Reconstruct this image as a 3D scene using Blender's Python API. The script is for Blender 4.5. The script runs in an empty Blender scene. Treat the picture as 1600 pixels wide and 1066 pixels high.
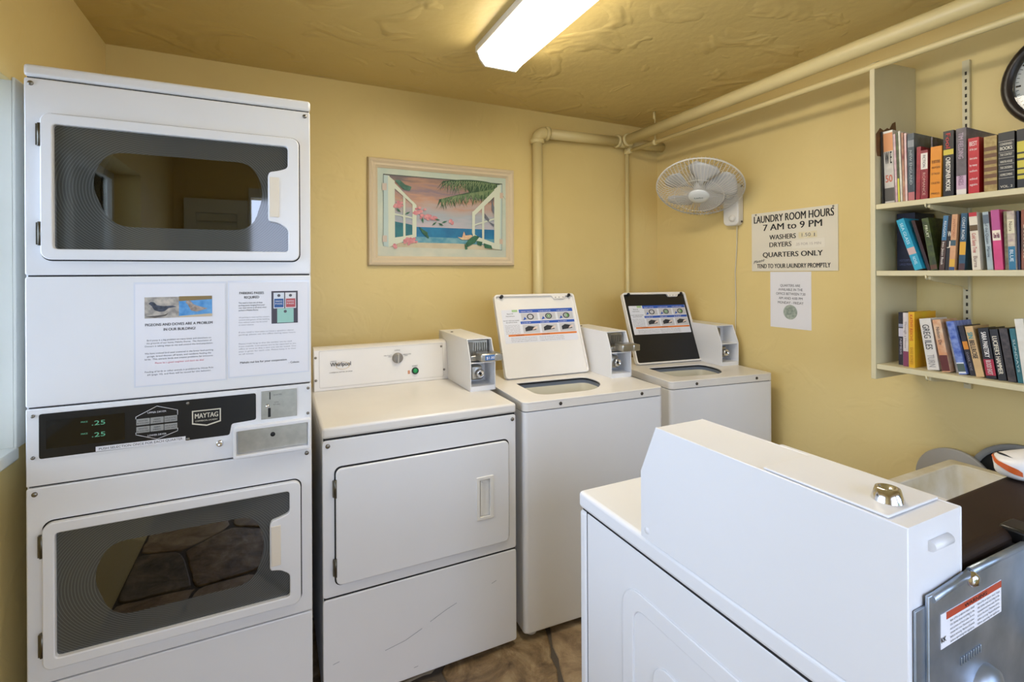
import bpy, bmesh, math, random
from mathutils import Matrix, Vector
random.seed(7)
SC = bpy.context.scene
COL = SC.collection
R = math.radians

# ------------------------------------------------------------------ camera
YAW, ROLL, HCAM = R(25.7), R(0.3), 1.45
fw = Vector((math.sin(YAW), math.cos(YAW), 0)); rt = Vector((math.cos(YAW), -math.sin(YAW), 0)); dn = Vector((0, 0, -1))
rx = rt * math.cos(ROLL) + dn * math.sin(ROLL); dx = -rt * math.sin(ROLL) + dn * math.cos(ROLL)
cd = bpy.data.cameras.new('camera'); cam = bpy.data.objects.new('camera', cd); COL.objects.link(cam)
cd.sensor_width = 36; cd.lens = 770 * 36 / 1600; cd.shift_y = -(533 - 427) / 1600; cd.clip_start = .02
cam.matrix_world = Matrix(((rx.x, -dx.x, -fw.x, 0), (rx.y, -dx.y, -fw.y, 0), (rx.z, -dx.z, -fw.z, HCAM), (0, 0, 0, 1)))
SC.camera = cam

# ------------------------------------------------------------------ world, lights, exposure
SKY_STRENGTH = 7.0
LAMP_STRENGTH = 16.5
W = bpy.data.worlds.new('sky'); SC.world = W; W.use_nodes = True
nt = W.node_tree; bg = nt.nodes['Background']
sky = nt.nodes.new('ShaderNodeTexSky'); sky.sky_type = 'HOSEK_WILKIE'; sky.turbidity = 4.0; sky.sun_direction = Vector((.5, .75, .8)).normalized()
mixs = nt.nodes.new('ShaderNodeMixRGB'); mixs.inputs[0].default_value = .7; mixs.inputs[2].default_value = (.70, .80, 1.08, 1)
nt.links.new(sky.outputs[0], mixs.inputs[1]); nt.links.new(mixs.outputs[0], bg.inputs[0]); bg.inputs[1].default_value = SKY_STRENGTH
SC.view_settings.view_transform = 'Standard'; SC.view_settings.look = 'None'
SC.view_settings.gamma = 1; SC.view_settings.use_curve_mapping = False
SC.view_settings.exposure = 0.33

# room size
XL, XR, YB, YF, ZC = -.648, 2.40, 2.65, -.80, 2.44

def portal(name, loc, rot, sx, sy):
    l = bpy.data.lights.new(name, 'AREA'); l.shape = 'RECTANGLE'; l.size = sx; l.size_y = sy
    l.cycles.is_portal = True
    o = bpy.data.objects.new(name, l); COL.objects.link(o); o.location = loc; o.rotation_euler = rot
portal('window_daylight_portal', (XL - .16, .98, 1.475), (0, R(-90), 0), 1.0, 1.66)
portal('door_daylight_portal', (.27, YF - .13, 1.02), (R(90), 0, 0), .86, 2.0)
portal('rear_window_daylight_portal', (1.55, YF - .13, 1.5), (R(90), 0, 0), 1.3, 1.1)

# ------------------------------------------------------------------ materials
def lin(h):
    h = h.lstrip('#'); c = [int(h[i:i + 2], 16) / 255 for i in (0, 2, 4)]
    return tuple(x / 12.92 if x <= .04045 else ((x + .055) / 1.055) ** 2.4 for x in c) + (1,)
_M = {}
def mat(name, col, rough=.5, metal=0, emit=0, var=.0, vscale=6, bump=0, bscale=60, col2=None, coat=0, spec=.5):
    if name in _M: return _M[name]
    m = bpy.data.materials.new(name); m.use_nodes = True; t = m.node_tree; p = t.nodes['Principled BSDF']
    c = lin(col) if isinstance(col, str) else tuple(col) + (1,)
    p.inputs['Base Color'].default_value = c; p.inputs['Roughness'].default_value = rough; p.inputs['Metallic'].default_value = metal
    p.inputs['Coat Weight'].default_value = coat; p.inputs['Specular IOR Level'].default_value = spec
    tc = t.nodes.new('ShaderNodeTexCoord')
    if var or col2:
        n = t.nodes.new('ShaderNodeTexNoise'); n.inputs['Scale'].default_value = vscale; n.inputs['Detail'].default_value = 6
        t.links.new(tc.outputs['Object'], n.inputs['Vector'])
        r = t.nodes.new('ShaderNodeValToRGB'); r.color_ramp.elements[0].position = .35; r.color_ramp.elements[1].position = .68
        c2 = lin(col2) if col2 else tuple(min(1, x * (1 - var)) for x in c[:3]) + (1,)
        r.color_ramp.elements[0].color = c2; r.color_ramp.elements[1].color = c
        t.links.new(n.outputs[0], r.inputs[0]); t.links.new(r.outputs[0], p.inputs['Base Color'])
    if bump:
        n2 = t.nodes.new('ShaderNodeTexNoise'); n2.inputs['Scale'].default_value = bscale; n2.inputs['Detail'].default_value = 4
        t.links.new(tc.outputs['Object'], n2.inputs['Vector'])
        b = t.nodes.new('ShaderNodeBump'); b.inputs['Strength'].default_value = bump; b.inputs['Distance'].default_value = .01
        t.links.new(n2.outputs[0], b.inputs['Height']); t.links.new(b.outputs[0], p.inputs['Normal'])
    if emit:
        p.inputs['Emission Color'].default_value = c; p.inputs['Emission Strength'].default_value = emit
    _M[name] = m; return m

ENAMEL = mat('white_enamel', '#e9e9ea', .28, var=.03, vscale=3)
ENAMEL_OLD_WARM = mat('aged_warm_lit_enamel', '#e8e4de', .3, var=.05, vscale=5)  # slightly aged white; the cream tint also carries the warm light
PLASTIC = mat('white_plastic', '#e6e3dc', .4)
DARK = mat('black_plastic', '#0d0d0f', .35)
GAP = mat('dark_gap', '#1b1b1d', .8)
STEEL = mat('brushed_steel', '#b9b6ae', .32, 1, var=.15, vscale=40)
CHROME = mat('chrome', '#e2e2e4', .16, 1)
SCREWM = mat('screw_metal', '#8c8880', .35, 1)
GALV = mat('galvanised_sheet', '#b2bcc9', .38, .8, col2='#8a97a6', vscale=14)
INK = mat('black_ink', '#16161a', .7)
GREYINK = mat('grey_ink', '#5c5c62', .7)
PAPER = mat('white_paper', '#e9e8ec', .6, var=.02, vscale=8)
BROWN = mat('dark_brown_plastic', '#2b1d14', .6, var=.2, vscale=12, spec=.25)
PIPE = mat('cream_pipe_paint', '#dccb95', .35, bump=.08, bscale=40)
SHELF = mat('cream_shelf_paint', '#d3c8a2', .42, var=.06, vscale=7, bump=.05, bscale=30)

def wall_mat(name, c1, c2, bump, bscale, rough=.45):
    m = bpy.data.materials.new(name); m.use_nodes = True; t = m.node_tree; p = t.nodes['Principled BSDF']
    p.inputs['Roughness'].default_value = rough; p.inputs['Specular IOR Level'].default_value = .35
    tc = t.nodes.new('ShaderNodeTexCoord')
    n = t.nodes.new('ShaderNodeTexNoise'); n.inputs['Scale'].default_value = 1.6; n.inputs['Detail'].default_value = 5
    r = t.nodes.new('ShaderNodeValToRGB'); r.color_ramp.elements[0].position = .3; r.color_ramp.elements[1].position = .7
    r.color_ramp.elements[0].color = lin(c1); r.color_ramp.elements[1].color = lin(c2)
    t.links.new(tc.outputs['Object'], n.inputs['Vector']); t.links.new(n.outputs[0], r.inputs[0]); t.links.new(r.outputs[0], p.inputs['Base Color'])
    a = t.nodes.new('ShaderNodeTexNoise'); a.inputs['Scale'].default_value = bscale; a.inputs['Detail'].default_value = 3
    q = t.nodes.new('ShaderNodeTexNoise'); q.inputs['Scale'].default_value = bscale * .22; q.inputs['Detail'].default_value = 2; q.inputs['Distortion'].default_value = 1.4
    cr = t.nodes.new('ShaderNodeValToRGB'); cr.color_ramp.elements[0].position = .55; cr.color_ramp.elements[1].position = .72
    ad = t.nodes.new('ShaderNodeMath'); ad.operation = 'MULTIPLY_ADD'; ad.inputs[1].default_value = 2.2
    for x in (a, q): t.links.new(tc.outputs['Object'], x.inputs['Vector'])
    t.links.new(q.outputs[0], cr.inputs[0]); t.links.new(cr.outputs[0], ad.inputs[0]); t.links.new(a.outputs[0], ad.inputs[2])
    b = t.nodes.new('ShaderNodeBump'); b.inputs['Strength'].default_value = bump; b.inputs['Distance'].default_value = .006
    t.links.new(ad.outputs[0], b.inputs['Height']); t.links.new(b.outputs[0], p.inputs['Normal'])
    return m
WALL = wall_mat('yellow_wall_paint', '#dfc888', '#e5cf91', .12, 26)
CEIL = wall_mat('shaded_yellow_ceiling_paint', '#cfb878', '#d5bf80', .5, 16)  # same paint as the walls, darkened to imitate grazing light on the ceiling

# ------------------------------------------------------------------ mesh helpers
def XYZ(u, v, w): return (u, w, v)            # front view: u = x, v = z, w = depth y
def rrect(x0, x1, y0, y1, r, n=5):
    pts = []
    for cx, cy, a in ((x1 - r, y1 - r, 0), (x0 + r, y1 - r, 90), (x0 + r, y0 + r, 180), (x1 - r, y0 + r, 270)):
        for i in range(n + 1):
            t = R(a + 90 * i / n); pts.append((cx + r * math.cos(t), cy + r * math.sin(t)))
    return pts
def round_poly(pts, rad, n=5):
    out = []; N = len(pts)
    for i in range(N):
        p = Vector(pts[i]); a = (Vector(pts[i - 1]) - p); b = (Vector(pts[(i + 1) % N]) - p)
        r = rad[i] if isinstance(rad, (list, tuple)) else rad
        if r <= 0: out.append(tuple(p)); continue
        r = min(r, a.length * .49, b.length * .49)
        p0 = p + a.normalized() * r; p1 = p + b.normalized() * r
        for k in range(n + 1):
            t = k / n; q = p0 * (1 - t) ** 2 + p * 2 * t * (1 - t) + p1 * t * t; out.append(tuple(q))
    return out
def circle(cx, cy, r, n=32, ry=None):
    return [(cx + r * math.cos(2 * math.pi * i / n), cy + (ry or r) * math.sin(2 * math.pi * i / n)) for i in range(n)]
_TXT = {}
def textmesh(s, bold=0):
    key = (s, bold)
    if key in _TXT: return _TXT[key]
    c = bpy.data.curves.new('t', 'FONT'); c.body = s; c.size = 1; c.resolution_u = 3
    o = bpy.data.objects.new('t', c); me = o.to_mesh()
    vs = [tuple(v.co[:2]) for v in me.vertices]; fs = [tuple(p.vertices) for p in me.polygons]
    o.to_mesh_clear(); bpy.data.objects.remove(o); bpy.data.curves.remove(c)
    _TXT[key] = (vs, fs); return vs, fs

class MB:
    def __init__(s): s.bm = bmesh.new()
    def box(s, x0, x1, y0, y1, z0, z1, bev=0, seg=2):
        m = Matrix.Translation(((x0 + x1) / 2, (y0 + y1) / 2, (z0 + z1) / 2)) @ Matrix.Diagonal((abs(x1 - x0), abs(y1 - y0), abs(z1 - z0), 1))
        v = bmesh.ops.create_cube(s.bm, size=1, matrix=m)['verts']
        if bev:
            es = list({e for q in v for e in q.link_edges})
            r = bmesh.ops.bevel(s.bm, geom=es, offset=bev, segments=seg, profile=.5, affect='EDGES')
            for f in r['faces']: f.smooth = True
        return s
    def plate(s, outer, holes, w0, w1, mp=XYZ, bev=0, seg=2):
        """polygon with holes in (u,v), thick from w0 to w1"""
        es = []; allv = []
        for loop in [outer] + list(holes):
            vs = [s.bm.verts.new(mp(u, v, w0)) for u, v in loop]; allv += vs
            es += [s.bm.edges.new((vs[i], vs[(i + 1) % len(vs)])) for i in range(len(vs))]
        if holes:
            fs = [g for g in bmesh.ops.triangle_fill(s.bm, edges=es, use_beauty=True)['geom'] if isinstance(g, bmesh.types.BMFace)]
        else: fs = [s.bm.faces.new(allv)]
        if w1 != w0:
            d = Vector(mp(0, 0, w1)) - Vector(mp(0, 0, w0))
            g = bmesh.ops.extrude_face_region(s.bm, geom=fs)['geom']
            nv = [x for x in g if isinstance(x, bmesh.types.BMVert)]
            bmesh.ops.translate(s.bm, vec=d, verts=nv); allv += nv
            vset = set(allv); ff = {f for v in vset for f in v.link_faces}
            bmesh.ops.recalc_face_normals(s.bm, faces=list(ff))
            for f in ff:
                if len(f.verts) == 4 and len(holes) + len(outer) > 8: f.smooth = False
            if bev:
                be = [e for e in {e for v in vset for e in v.link_edges} if len(e.link_faces) == 2 and e.link_faces[0].normal.dot(e.link_faces[1].normal) < .4]
                r = bmesh.ops.bevel(s.bm, geom=be, offset=bev, segments=seg, profile=.5, affect='EDGES')
                for f in r['faces']: f.smooth = True
        return s
    def tube(s, pts, r, n=10, caps=True, closed=False):
        pts = [Vector(p) for p in pts]; rings = []; N = len(pts)
        up = None
        for i, p in enumerate(pts):
            if closed: d = pts[(i + 1) % N] - pts[i - 1]
            else: d = (pts[min(i + 1, N - 1)] - pts[max(i - 1, 0)])
            d.normalize()
            if up is None: up = Vector((0, 0, 1)) if abs(d.z) < .9 else Vector((1, 0, 0))
            a = (up - d * up.dot(d)).normalized(); b = d.cross(a); up = a
            rr = r[i] if isinstance(r, (list, tuple)) else r
            rings.append([s.bm.verts.new(p + (a * math.cos(2 * math.pi * k / n) + b * math.sin(2 * math.pi * k / n)) * rr) for k in range(n)])
        for i in range(N if closed else N - 1):
            A, B = rings[i], rings[(i + 1) % N]
            for k in range(n):
                f = s.bm.faces.new((A[k], A[(k + 1) % n], B[(k + 1) % n], B[k])); f.smooth = True
        if caps and not closed:
            s.bm.faces.new(rings[0][::-1]); s.bm.faces.new(rings[-1])
        return s
    def lathe(s, prof, c=(0, 0, 0), ax='z', n=28, arc=360):
        """prof: (radius, height) list"""
        c = Vector(c); rings = []
        A = {'z': ((1, 0, 0), (0, 1, 0), (0, 0, 1)), 'y': ((1, 0, 0), (0, 0, 1), (0, 1, 0)), 'x': ((0, 1, 0), (0, 0, 1), (1, 0, 0))}
        a, b, d = (Vector(q) for q in (A[ax] if isinstance(ax, str) else ax))
        for r, h in prof:
            if r < 1e-6: rings.append([s.bm.verts.new(c + d * h)])
            else: rings.append([s.bm.verts.new(c + d * h + (a * math.cos(2 * math.pi * k / n) + b * math.sin(2 * math.pi * k / n)) * r) for k in range(n)])
        for P, Q in zip(rings, rings[1:]):
            for k in range(n):
                if len(P) == 1 and len(Q) == 1: continue
                if len(P) == 1: f = (P[0], Q[k], Q[(k + 1) % n])
                elif len(Q) == 1: f = (P[k], P[(k + 1) % n], Q[0])
                else: f = (P[k], P[(k + 1) % n], Q[(k + 1) % n], Q[k])
                s.bm.faces.new(f).smooth = True
        return s
    def text(s, t, O, U=(1, 0, 0), V=(0, 0, 1), h=.01, width=None, align='C', bold=0):
        """h = capital height; O on the baseline"""
        vs, fs = textmesh(t)
        if not vs: return s
        x0 = min(v[0] for v in vs); x1 = max(v[0] for v in vs); k = h / .72
        kx = width / (x1 - x0) if width else k
        sh = {'C': -(x0 + x1) / 2, 'L': -x0, 'R': -x1}[align]
        O, U, V = Vector(O), Vector(U), Vector(V)
        nrm = U.cross(V).normalized()
        for n_, d in enumerate((0, -1, 1, -.5, .5) if bold >= .025 else ((0, -1, 1) if bold else (0,))):
            bv = [s.bm.verts.new(O + U * ((x + sh) * kx + d * bold * k * .8) + V * y * k + nrm * n_ * .00003) for x, y in vs]
            for f in fs:
                try: s.bm.faces.new([bv[i] for i in f])
                except ValueError: pass
        return s
    def poly(s, pts, smooth=False):
        f = s.bm.faces.new([s.bm.verts.new(p) for p in pts]); f.smooth = smooth; return s
    def xf(s, M):
        bmesh.ops.transform(s.bm, matrix=M, verts=s.bm.verts); return s
    def build(s, name, m, parent=None, norm=True):
        if norm: bmesh.ops.recalc_face_normals(s.bm, faces=s.bm.faces)
        me = bpy.data.meshes.new(name); s.bm.to_mesh(me); s.bm.free()
        me.materials.append(m); o = bpy.data.objects.new(name, me); COL.objects.link(o)
        if parent: o.parent = parent
        if any(k in name for k in ('lettering', 'text', 'heading', 'picture_', 'key_pads', 'digits', 'band', 'cage_wires', 'slots', 'marks')): o['kind'] = 'stuff'
        return o
def tag(o, label, cat, group=None):
    o['label'] = label; o['category'] = cat
    if group: o['group'] = group
    return o
def thing(name, label, cat, loc=(0, 0, 0), rotz=0, group=None):
    o = bpy.data.objects.new(name, None); COL.objects.link(o); o.empty_display_size = .05
    o.location = loc; o.rotation_euler = (0, 0, rotz); return tag(o, label, cat, group)
def struct(o): o['kind'] = 'structure'; return o
def box(name, m, parent, *a, **k): return MB().box(*a, **k).build(name, m, parent)
def XZ(u, v, w): return (u, w, v)
def XY(u, v, w): return (u, v, w)
def YZ(u, v, w): return (w, u, v)
_screw = None
def screw(parent, x, z, y, r=.006, m=None):
    return MB().lathe([(0, -.003), (r * .8, -.0028), (r, -.001), (r, .001)], (x, y, z), 'y', 12).build('screw', m or SCREWM, parent)

# ------------------------------------------------------------------ room shell
fl = struct(box('floor', mat('dark_mortar', '#5a5148', .9, bump=.4, bscale=50), None, XL - .3, XR + .3, YF - .3, YB + .3, -.12, -.008))
struct(box('ceiling', CEIL, None, XL - .3, XR + .3, YF - .3, YB + .3, ZC, ZC + .12))
struct(box('wall_back', WALL, None, XL - .3, XR + .3, YB, YB + .14, -.12, ZC))
struct(box('wall_right', WALL, None, XR, XR + .14, YF - .14, YB, -.12, ZC))
WY0, WY1, WZ0, WZ1 = .15, 1.812, .975, 1.985
struct(MB().plate([(YF - .14, -.12), (YB, -.12), (YB, ZC), (YF - .14, ZC)], [[(WY0, WZ0), (WY1, WZ0), (WY1, WZ1), (WY0, WZ1)]], XL, XL - .16, YZ).build('wall_left', WALL))
DX0, DX1, DZ1 = -.16, .70, 2.03
RX0, RX1, RZ0, RZ1 = .90, 2.2, .95, 2.05
struct(MB().plate([(XL, -.12), (XR, -.12), (XR, ZC), (XL, ZC)], [[(DX0, -.005), (DX1, -.005), (DX1, DZ1), (DX0, DZ1)], [(RX0, RZ0), (RX1, RZ0), (RX1, RZ1), (RX0, RZ1)]], YF, YF - .13, XZ).build('wall_front', WALL))
# flagstones
def clip(poly, a, b):
    """keep the side of poly nearer to a than b"""
    mx = ((a[0] + b[0]) / 2, (a[1] + b[1]) / 2); n = (b[0] - a[0], b[1] - a[1]); out = []
    f = lambda p: (p[0] - mx[0]) * n[0] + (p[1] - mx[1]) * n[1]
    for i in range(len(poly)):
        p, q = poly[i], poly[(i + 1) % len(poly)]; fp, fq = f(p), f(q)
        if fp <= 0: out.append(p)
        if fp * fq < 0: t = fp / (fp - fq); out.append((p[0] + (q[0] - p[0]) * t, p[1] + (q[1] - p[1]) * t))
    return out
def stone_mat(name, a, b, c):
    m = bpy.data.materials.new(name); m.use_nodes = True; t = m.node_tree; p = t.nodes['Principled BSDF']; p.inputs['Roughness'].default_value = .5
    tc = t.nodes.new('ShaderNodeTexCoord'); n1_ = t.nodes.new('ShaderNodeTexNoise'); n1_.inputs['Scale'].default_value = 7; n1_.inputs['Detail'].default_value = 9; n1_.inputs['Roughness'].default_value = .68; n1_.inputs['Distortion'].default_value = .8
    r = t.nodes.new('ShaderNodeValToRGB'); e = r.color_ramp.elements; e[0].position = .32; e[0].color = lin(a); e[1].position = .70; e[1].color = lin(c); x = e.new(.5); x.color = lin(b)
    n2_ = t.nodes.new('ShaderNodeTexNoise'); n2_.inputs['Scale'].default_value = 26; n2_.inputs['Detail'].default_value = 6
    bp = t.nodes.new('ShaderNodeBump'); bp.inputs['Strength'].default_value = .8; bp.inputs['Distance'].default_value = .01
    for q in (n1_, n2_): t.links.new(tc.outputs['Object'], q.inputs['Vector'])
    t.links.new(n1_.outputs[0], r.inputs[0]); t.links.new(r.outputs[0], p.inputs['Base Color']); t.links.new(n2_.outputs[0], bp.inputs['Height']); t.links.new(bp.outputs[0], p.inputs['Normal'])
    return m
STONES = [stone_mat('flagstone_rust', '#4b3826', '#8a7355', '#b9a684'), stone_mat('flagstone_tan', '#75604a', '#a18a6c', '#c2ad8c'), stone_mat('flagstone_grey', '#4a423a', '#766a58', '#a08f74')]
seeds = [(.76, 1.62), (1.10, 1.50), (.80, 1.30), (.42, 1.48), (.52, 1.02), (.20, .80), (.60, .62), (1.40, 1.40), (1.15, 1.15)]
gx = XL + .15
while gx < XR:
    gy = YF + .1
    while gy < YB:
        p = (gx + random.uniform(-.14, .14), gy + random.uniform(-.14, .14))
        if all((p[0] - q[0]) ** 2 + (p[1] - q[1]) ** 2 > .085 for q in seeds): seeds.append(p)
        gy += .40
    gx += .40
for i, a in enumerate(seeds):
    poly = [(XL, YF), (XR, YF), (XR, YB), (XL, YB)]
    for b in seeds:
        if b is not a: poly = clip(poly, a, b)
        if len(poly) < 3: break
    if len(poly) < 3: continue
    cx = sum(p[0] for p in poly) / len(poly); cy = sum(p[1] for p in poly) / len(poly)
    poly = [(p[0] + (cx - p[0]) * .045, p[1] + (cy - p[1]) * .045) for p in poly]
    poly = round_poly(poly, .035, 2); pp_ = []
    for k in range(len(poly)):
        p, q = poly[k], poly[(k + 1) % len(poly)]; d = math.hypot(q[0] - p[0], q[1] - p[1]); nn = max(1, int(d / .05))
        for u in range(nn): pp_.append((p[0] + (q[0] - p[0]) * u / nn + random.uniform(-.006, .006), p[1] + (q[1] - p[1]) * u / nn + random.uniform(-.006, .006)))
    poly = pp_
    top = random.uniform(-.003, 0)
    st = MB().plate(poly, [], -.03, top, XY, bev=.006).build('flagstone', STONES[[0, 1, 2, 1, 0][i % 5]], fl)
# window in the left wall: frame, louvre glass
GLASS = bpy.data.materials.new('clear_glass'); GLASS.use_nodes = True
def glass_nodes(m, tint, rough=.02, fac=1.0, ior=1.5):
    t = m.node_tree; t.nodes.clear(); o = t.nodes.new('ShaderNodeOutputMaterial'); mx = t.nodes.new('ShaderNodeMixShader')
    tr = t.nodes.new('ShaderNodeBsdfTransparent'); tr.inputs[0].default_value = tint; gl = t.nodes.new('ShaderNodeBsdfGlossy'); gl.inputs['Roughness'].default_value = rough
    fr = t.nodes.new('ShaderNodeFresnel'); fr.inputs[0].default_value = ior
    t.links.new(fr.outputs[0], mx.inputs[0]); t.links.new(tr.outputs[0], mx.inputs[1]); t.links.new(gl.outputs[0], mx.inputs[2]); t.links.new(mx.outputs[0], o.inputs[0])
glass_nodes(GLASS, (.93, .96, .95, 1))
TRIM = mat('white_trim_paint', '#dfe0d6', .45, var=.05)
def window(name, mp, u0, u1, v0, v1, w0, n):
    fr = MB(); t = .035
    fr.plate([(u0, v0), (u1, v0), (u1, v1), (u0, v1)], [[(u0 + t, v0 + t), (u1 - t, v0 + t), (u1 - t, v1 - t), (u0 + t, v1 - t)]], w0, w0 + .04 * (1 if w0 > 0 else 1), mp)
    wo = struct(fr.build(name, TRIM))
    if n:
        for i in range(n):
            a = u0 + t + (u1 - u0 - 2 * t) * i / n; b = u0 + t + (u1 - u0 - 2 * t) * (i + 1) / n
            MB().plate([(a + .004, v0 + t), (b - .004, v0 + t), (b - .004, v1 - t), (a + .004, v1 - t)], [], w0 + .016, w0 + .020, mp).build('pane', GLASS, wo)
            if i: MB().plate([(a - .012, v0 + t), (a + .012, v0 + t), (a + .012, v1 - t), (a - .012, v1 - t)], [], w0 + .004, w0 + .034, mp).build('mullion', TRIM, wo)
    return wo
window('window_1', YZ, WY0, WY1, WZ0, WZ1, XL - .155, 3)
struct(box('trim_1', TRIM, None, XL - .16, XL + .012, WY0, WY1, WZ0 - .03, WZ0 + .004, bev=.004))
struct(MB().plate([(WY1 - .004, WZ0), (WY1 - .0005, WZ0), (WY1 - .0005, WZ1), (WY1 - .004, WZ1)], [], XL - .115, XL + .001, YZ).plate([(WY1 - .004, WZ0), (WY1 + .24, WZ0), (WY1 + .24, WZ1 + .01), (WY1 - .004, WZ1 + .01)], [], XL + .001, XL + .008, YZ, bev=.002).build('trim_3', TRIM))
window('window_2', XZ, RX0, RX1, RZ0, RZ1, YF - .12, 3)
# louvred door leaf standing open outside the doorway, door casing
dl = struct(MB().plate([(DX0 - .42, .02), (DX0 - .02, .02), (DX0 - .02, 2.0), (DX0 - .42, 2.0)], [[(DX0 - .35, .12), (DX0 - .09, .12), (DX0 - .09, .95), (DX0 - .35, .95)], [(DX0 - .35, 1.05), (DX0 - .09, 1.05), (DX0 - .09, 1.9), (DX0 - .35, 1.9)]], YF + .012, YF + .045, XZ).build('door_1', TRIM))
for z0, z1 in ((.12, .95), (1.05, 1.9)):
    k = int((z1 - z0) / .06)
    for i in range(k):
        z = z0 + (i + .5) * (z1 - z0) / k
        MB().plate([(YF + .014, z + .028), (YF + .020, z + .03), (YF + .044, z - .026), (YF + .038, z - .03)], [], DX0 - .352, DX0 - .088, YZ).build('slat', TRIM, dl)
struct(MB().plate([(DX0 - .0, 0), (DX0 - .0, DZ1), (DX1, DZ1), (DX1, 0), (DX1 + .07, 0), (DX1 + .07, DZ1 + .07), (DX0 - .015, DZ1 + .07), (DX0 - .015, 0)], [], YF + .02, YF, XZ).build('trim_2', TRIM))
# outdoors: ground and a hedge seen in the doorway reflection
struct(box('ground', mat('outdoor_paving', '#9a9a90', .9, var=.2), None, -6, 8, -9, YF - .13, -.2, -.1))
HEDGE = mat('hedge_leaves', '#4f7a2e', .6, col2='#23401a', vscale=18)
def hedge(x, y, sx, sy, h, label):
    b = MB(); bm = b.bm
    bmesh.ops.create_icosphere(bm, subdivisions=4, radius=1)
    for v in bm.verts:
        n = 1 + .10 * math.sin(v.co.x * 13 + v.co.y * 7) * math.sin(v.co.z * 11 + v.co.y * 9) + random.uniform(-.05, .05)
        v.co = Vector((v.co.x * sx * n, v.co.y * sy * n, max(-.98, v.co.z * n) * h / 2))
    o = b.build('hedge_bush', HEDGE); o.location = (x, y, h / 2 - .12); return tag(o, label, 'bush', 'bushes outside the doorway')
hedge(-.3, -3.9, .9, .6, 1.5, 'green leafy bush outside the doorway, reflected in upper dryer glass')
hedge(2.0, -4.3, 1.0, .6, 1.7, 'green leafy bush outside the rear window, reflected in dryer glass')

# ------------------------------------------------------------------ ceiling lamp
LENS = mat('lamp_lens', (1.0, .91, .75), .4, emit=LAMP_STRENGTH)
lamp = thing('fluorescent_ceiling_lamp', 'long white fluorescent ceiling lamp with a glowing wraparound lens', 'lamp', (.905, 1.37, ZC))
box('housing', mat('lamp_housing', '#e8e6df', .5), lamp, -.115, .115, -.63, .63, -.030, 0, bev=.003)
MB().plate(round_poly([(-.108, -.022), (.108, -.022), (.096, -.055), (.072, -.082), (-.072, -.082), (-.096, -.055)], .01, 3), [], -.612, .612, lambda u, v, w: (u, w, v)).build('lens', LENS, lamp)
for y0, y1 in ((-.625, -.613), (.613, .625)):
    MB().plate([(-.112, -.022), (.112, -.022), (.100, -.057), (.075, -.086), (-.075, -.086), (-.100, -.057)], [], y0, y1, lambda u, v, w: (u, w, v)).build('end_cap', PLASTIC, lamp)

# ------------------------------------------------------------------ coin box shared by the machines
def coin_box(parent, x0, yf, zb, price=None, slide=True, w=.117, dep=.445):
    prof = [(yf, zb), (yf, zb + .125), (yf + .042, zb + .22), (yf + dep, zb + .22), (yf + dep, zb)]
    t = .004; b = MB()
    b.plate(prof, [], x0, x0 + t, YZ, bev=.0012, seg=1); b.plate(prof, [], x0 + w - t, x0 + w, YZ, bev=.0012, seg=1)
    b.box(x0 + t, x0 + w - t, yf + .043, yf + dep - .001, zb + .2155, zb + .2195)
    b.box(x0 + t, x0 + w - t, yf + dep - .005, yf + dep - .001, zb, zb + .216)
    b.box(x0 + t, x0 + w - t, yf + .115, yf + .119, zb, zb + .216)
    b.box(x0 + t, x0 + w - t, yf + .006, yf + .115, zb + .118, zb + .122)
    b.box(x0 + t, x0 + w - t, yf + .002, yf + .115, zb + .018, zb + .021)
    b.box(x0 + t, x0 + w - t, yf + .001, yf + .004, zb, zb + .021)
    # the frame lips at each side of the opening
    cb = b.build('coin_box', ENAMEL, parent)
    if slide:
        s = MB(); s.box(x0 + .012, x0 + w - .012, yf + .06, yf + .11, zb + .126, zb + .212, bev=.003)
        for i in range(8):
            s.box(x0 + .020 + i * .0105, x0 + .0245 + i * .0105, yf + .05, yf + .062, zb + .165, zb + .200)
        s.box(x0 + .008, x0 + w - .008, yf + .012, yf + .07, zb + .128, zb + .150, bev=.003)
        s.box(x0 + .030, x0 + w + .004, yf - .050, yf + .02, zb + .132, zb + .166, bev=.006)
        s.box(x0 + .090, x0 + w + .010, yf - .056, yf - .040, zb + .134, zb + .164, bev=.004)
        s.build('coin_slide', STEEL, cb)
        if price:
            box('price_plate', mat('price_plate_blue', '#3f6da8', .4), cb, x0 + .048, x0 + .094, yf - .0525, yf - .0495, zb + .138, zb + .160, bev=.001)
            MB().text(price, (x0 + .071, yf - .0528, zb + .1435), h=.011, width=.036, bold=.02).build('lettering', PAPER, cb)
    MB().box(x0 + .010, x0 + .030, yf + .045, yf + .115, zb + .124, zb + .205).build('coin_chute', mat('chute_grey', '#807c74', .4, .8), cb)
    l = MB(); l.box(x0 + .022, x0 + .074, yf + .045, yf + .115, zb + .038, zb + .100, bev=.008, seg=3); l.build('lock_housing', STEEL, cb)
    l = MB(); l.lathe([(.020, .02), (.020, -.006), (.016, -.012), (.012, -.013), (.010, -.007), (0, -.007)], (x0 + .058, yf + .036, zb + .068), 'y', 20); l.build('lock_barrel', CHROME, cb)
    MB().lathe([(0, 0), (.006, 0), (.006, .002)], (x0 + .058, yf + .0285, zb + .068), 'y', 12).build('key_hole', DARK, cb)
    MB().lathe([(0, -.002), (.007, -.001), (.007, .008)], (x0 + .096, yf + .112, zb + .034), 'y', 12).build('screw', SCREWM, cb)
    MB().lathe([(0, .003), (.006, .003), (.007, 0)], (x0 + .03, yf + .33, zb + .219), 'z', 12).build('screw', DARK, cb)
    return cb

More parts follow.
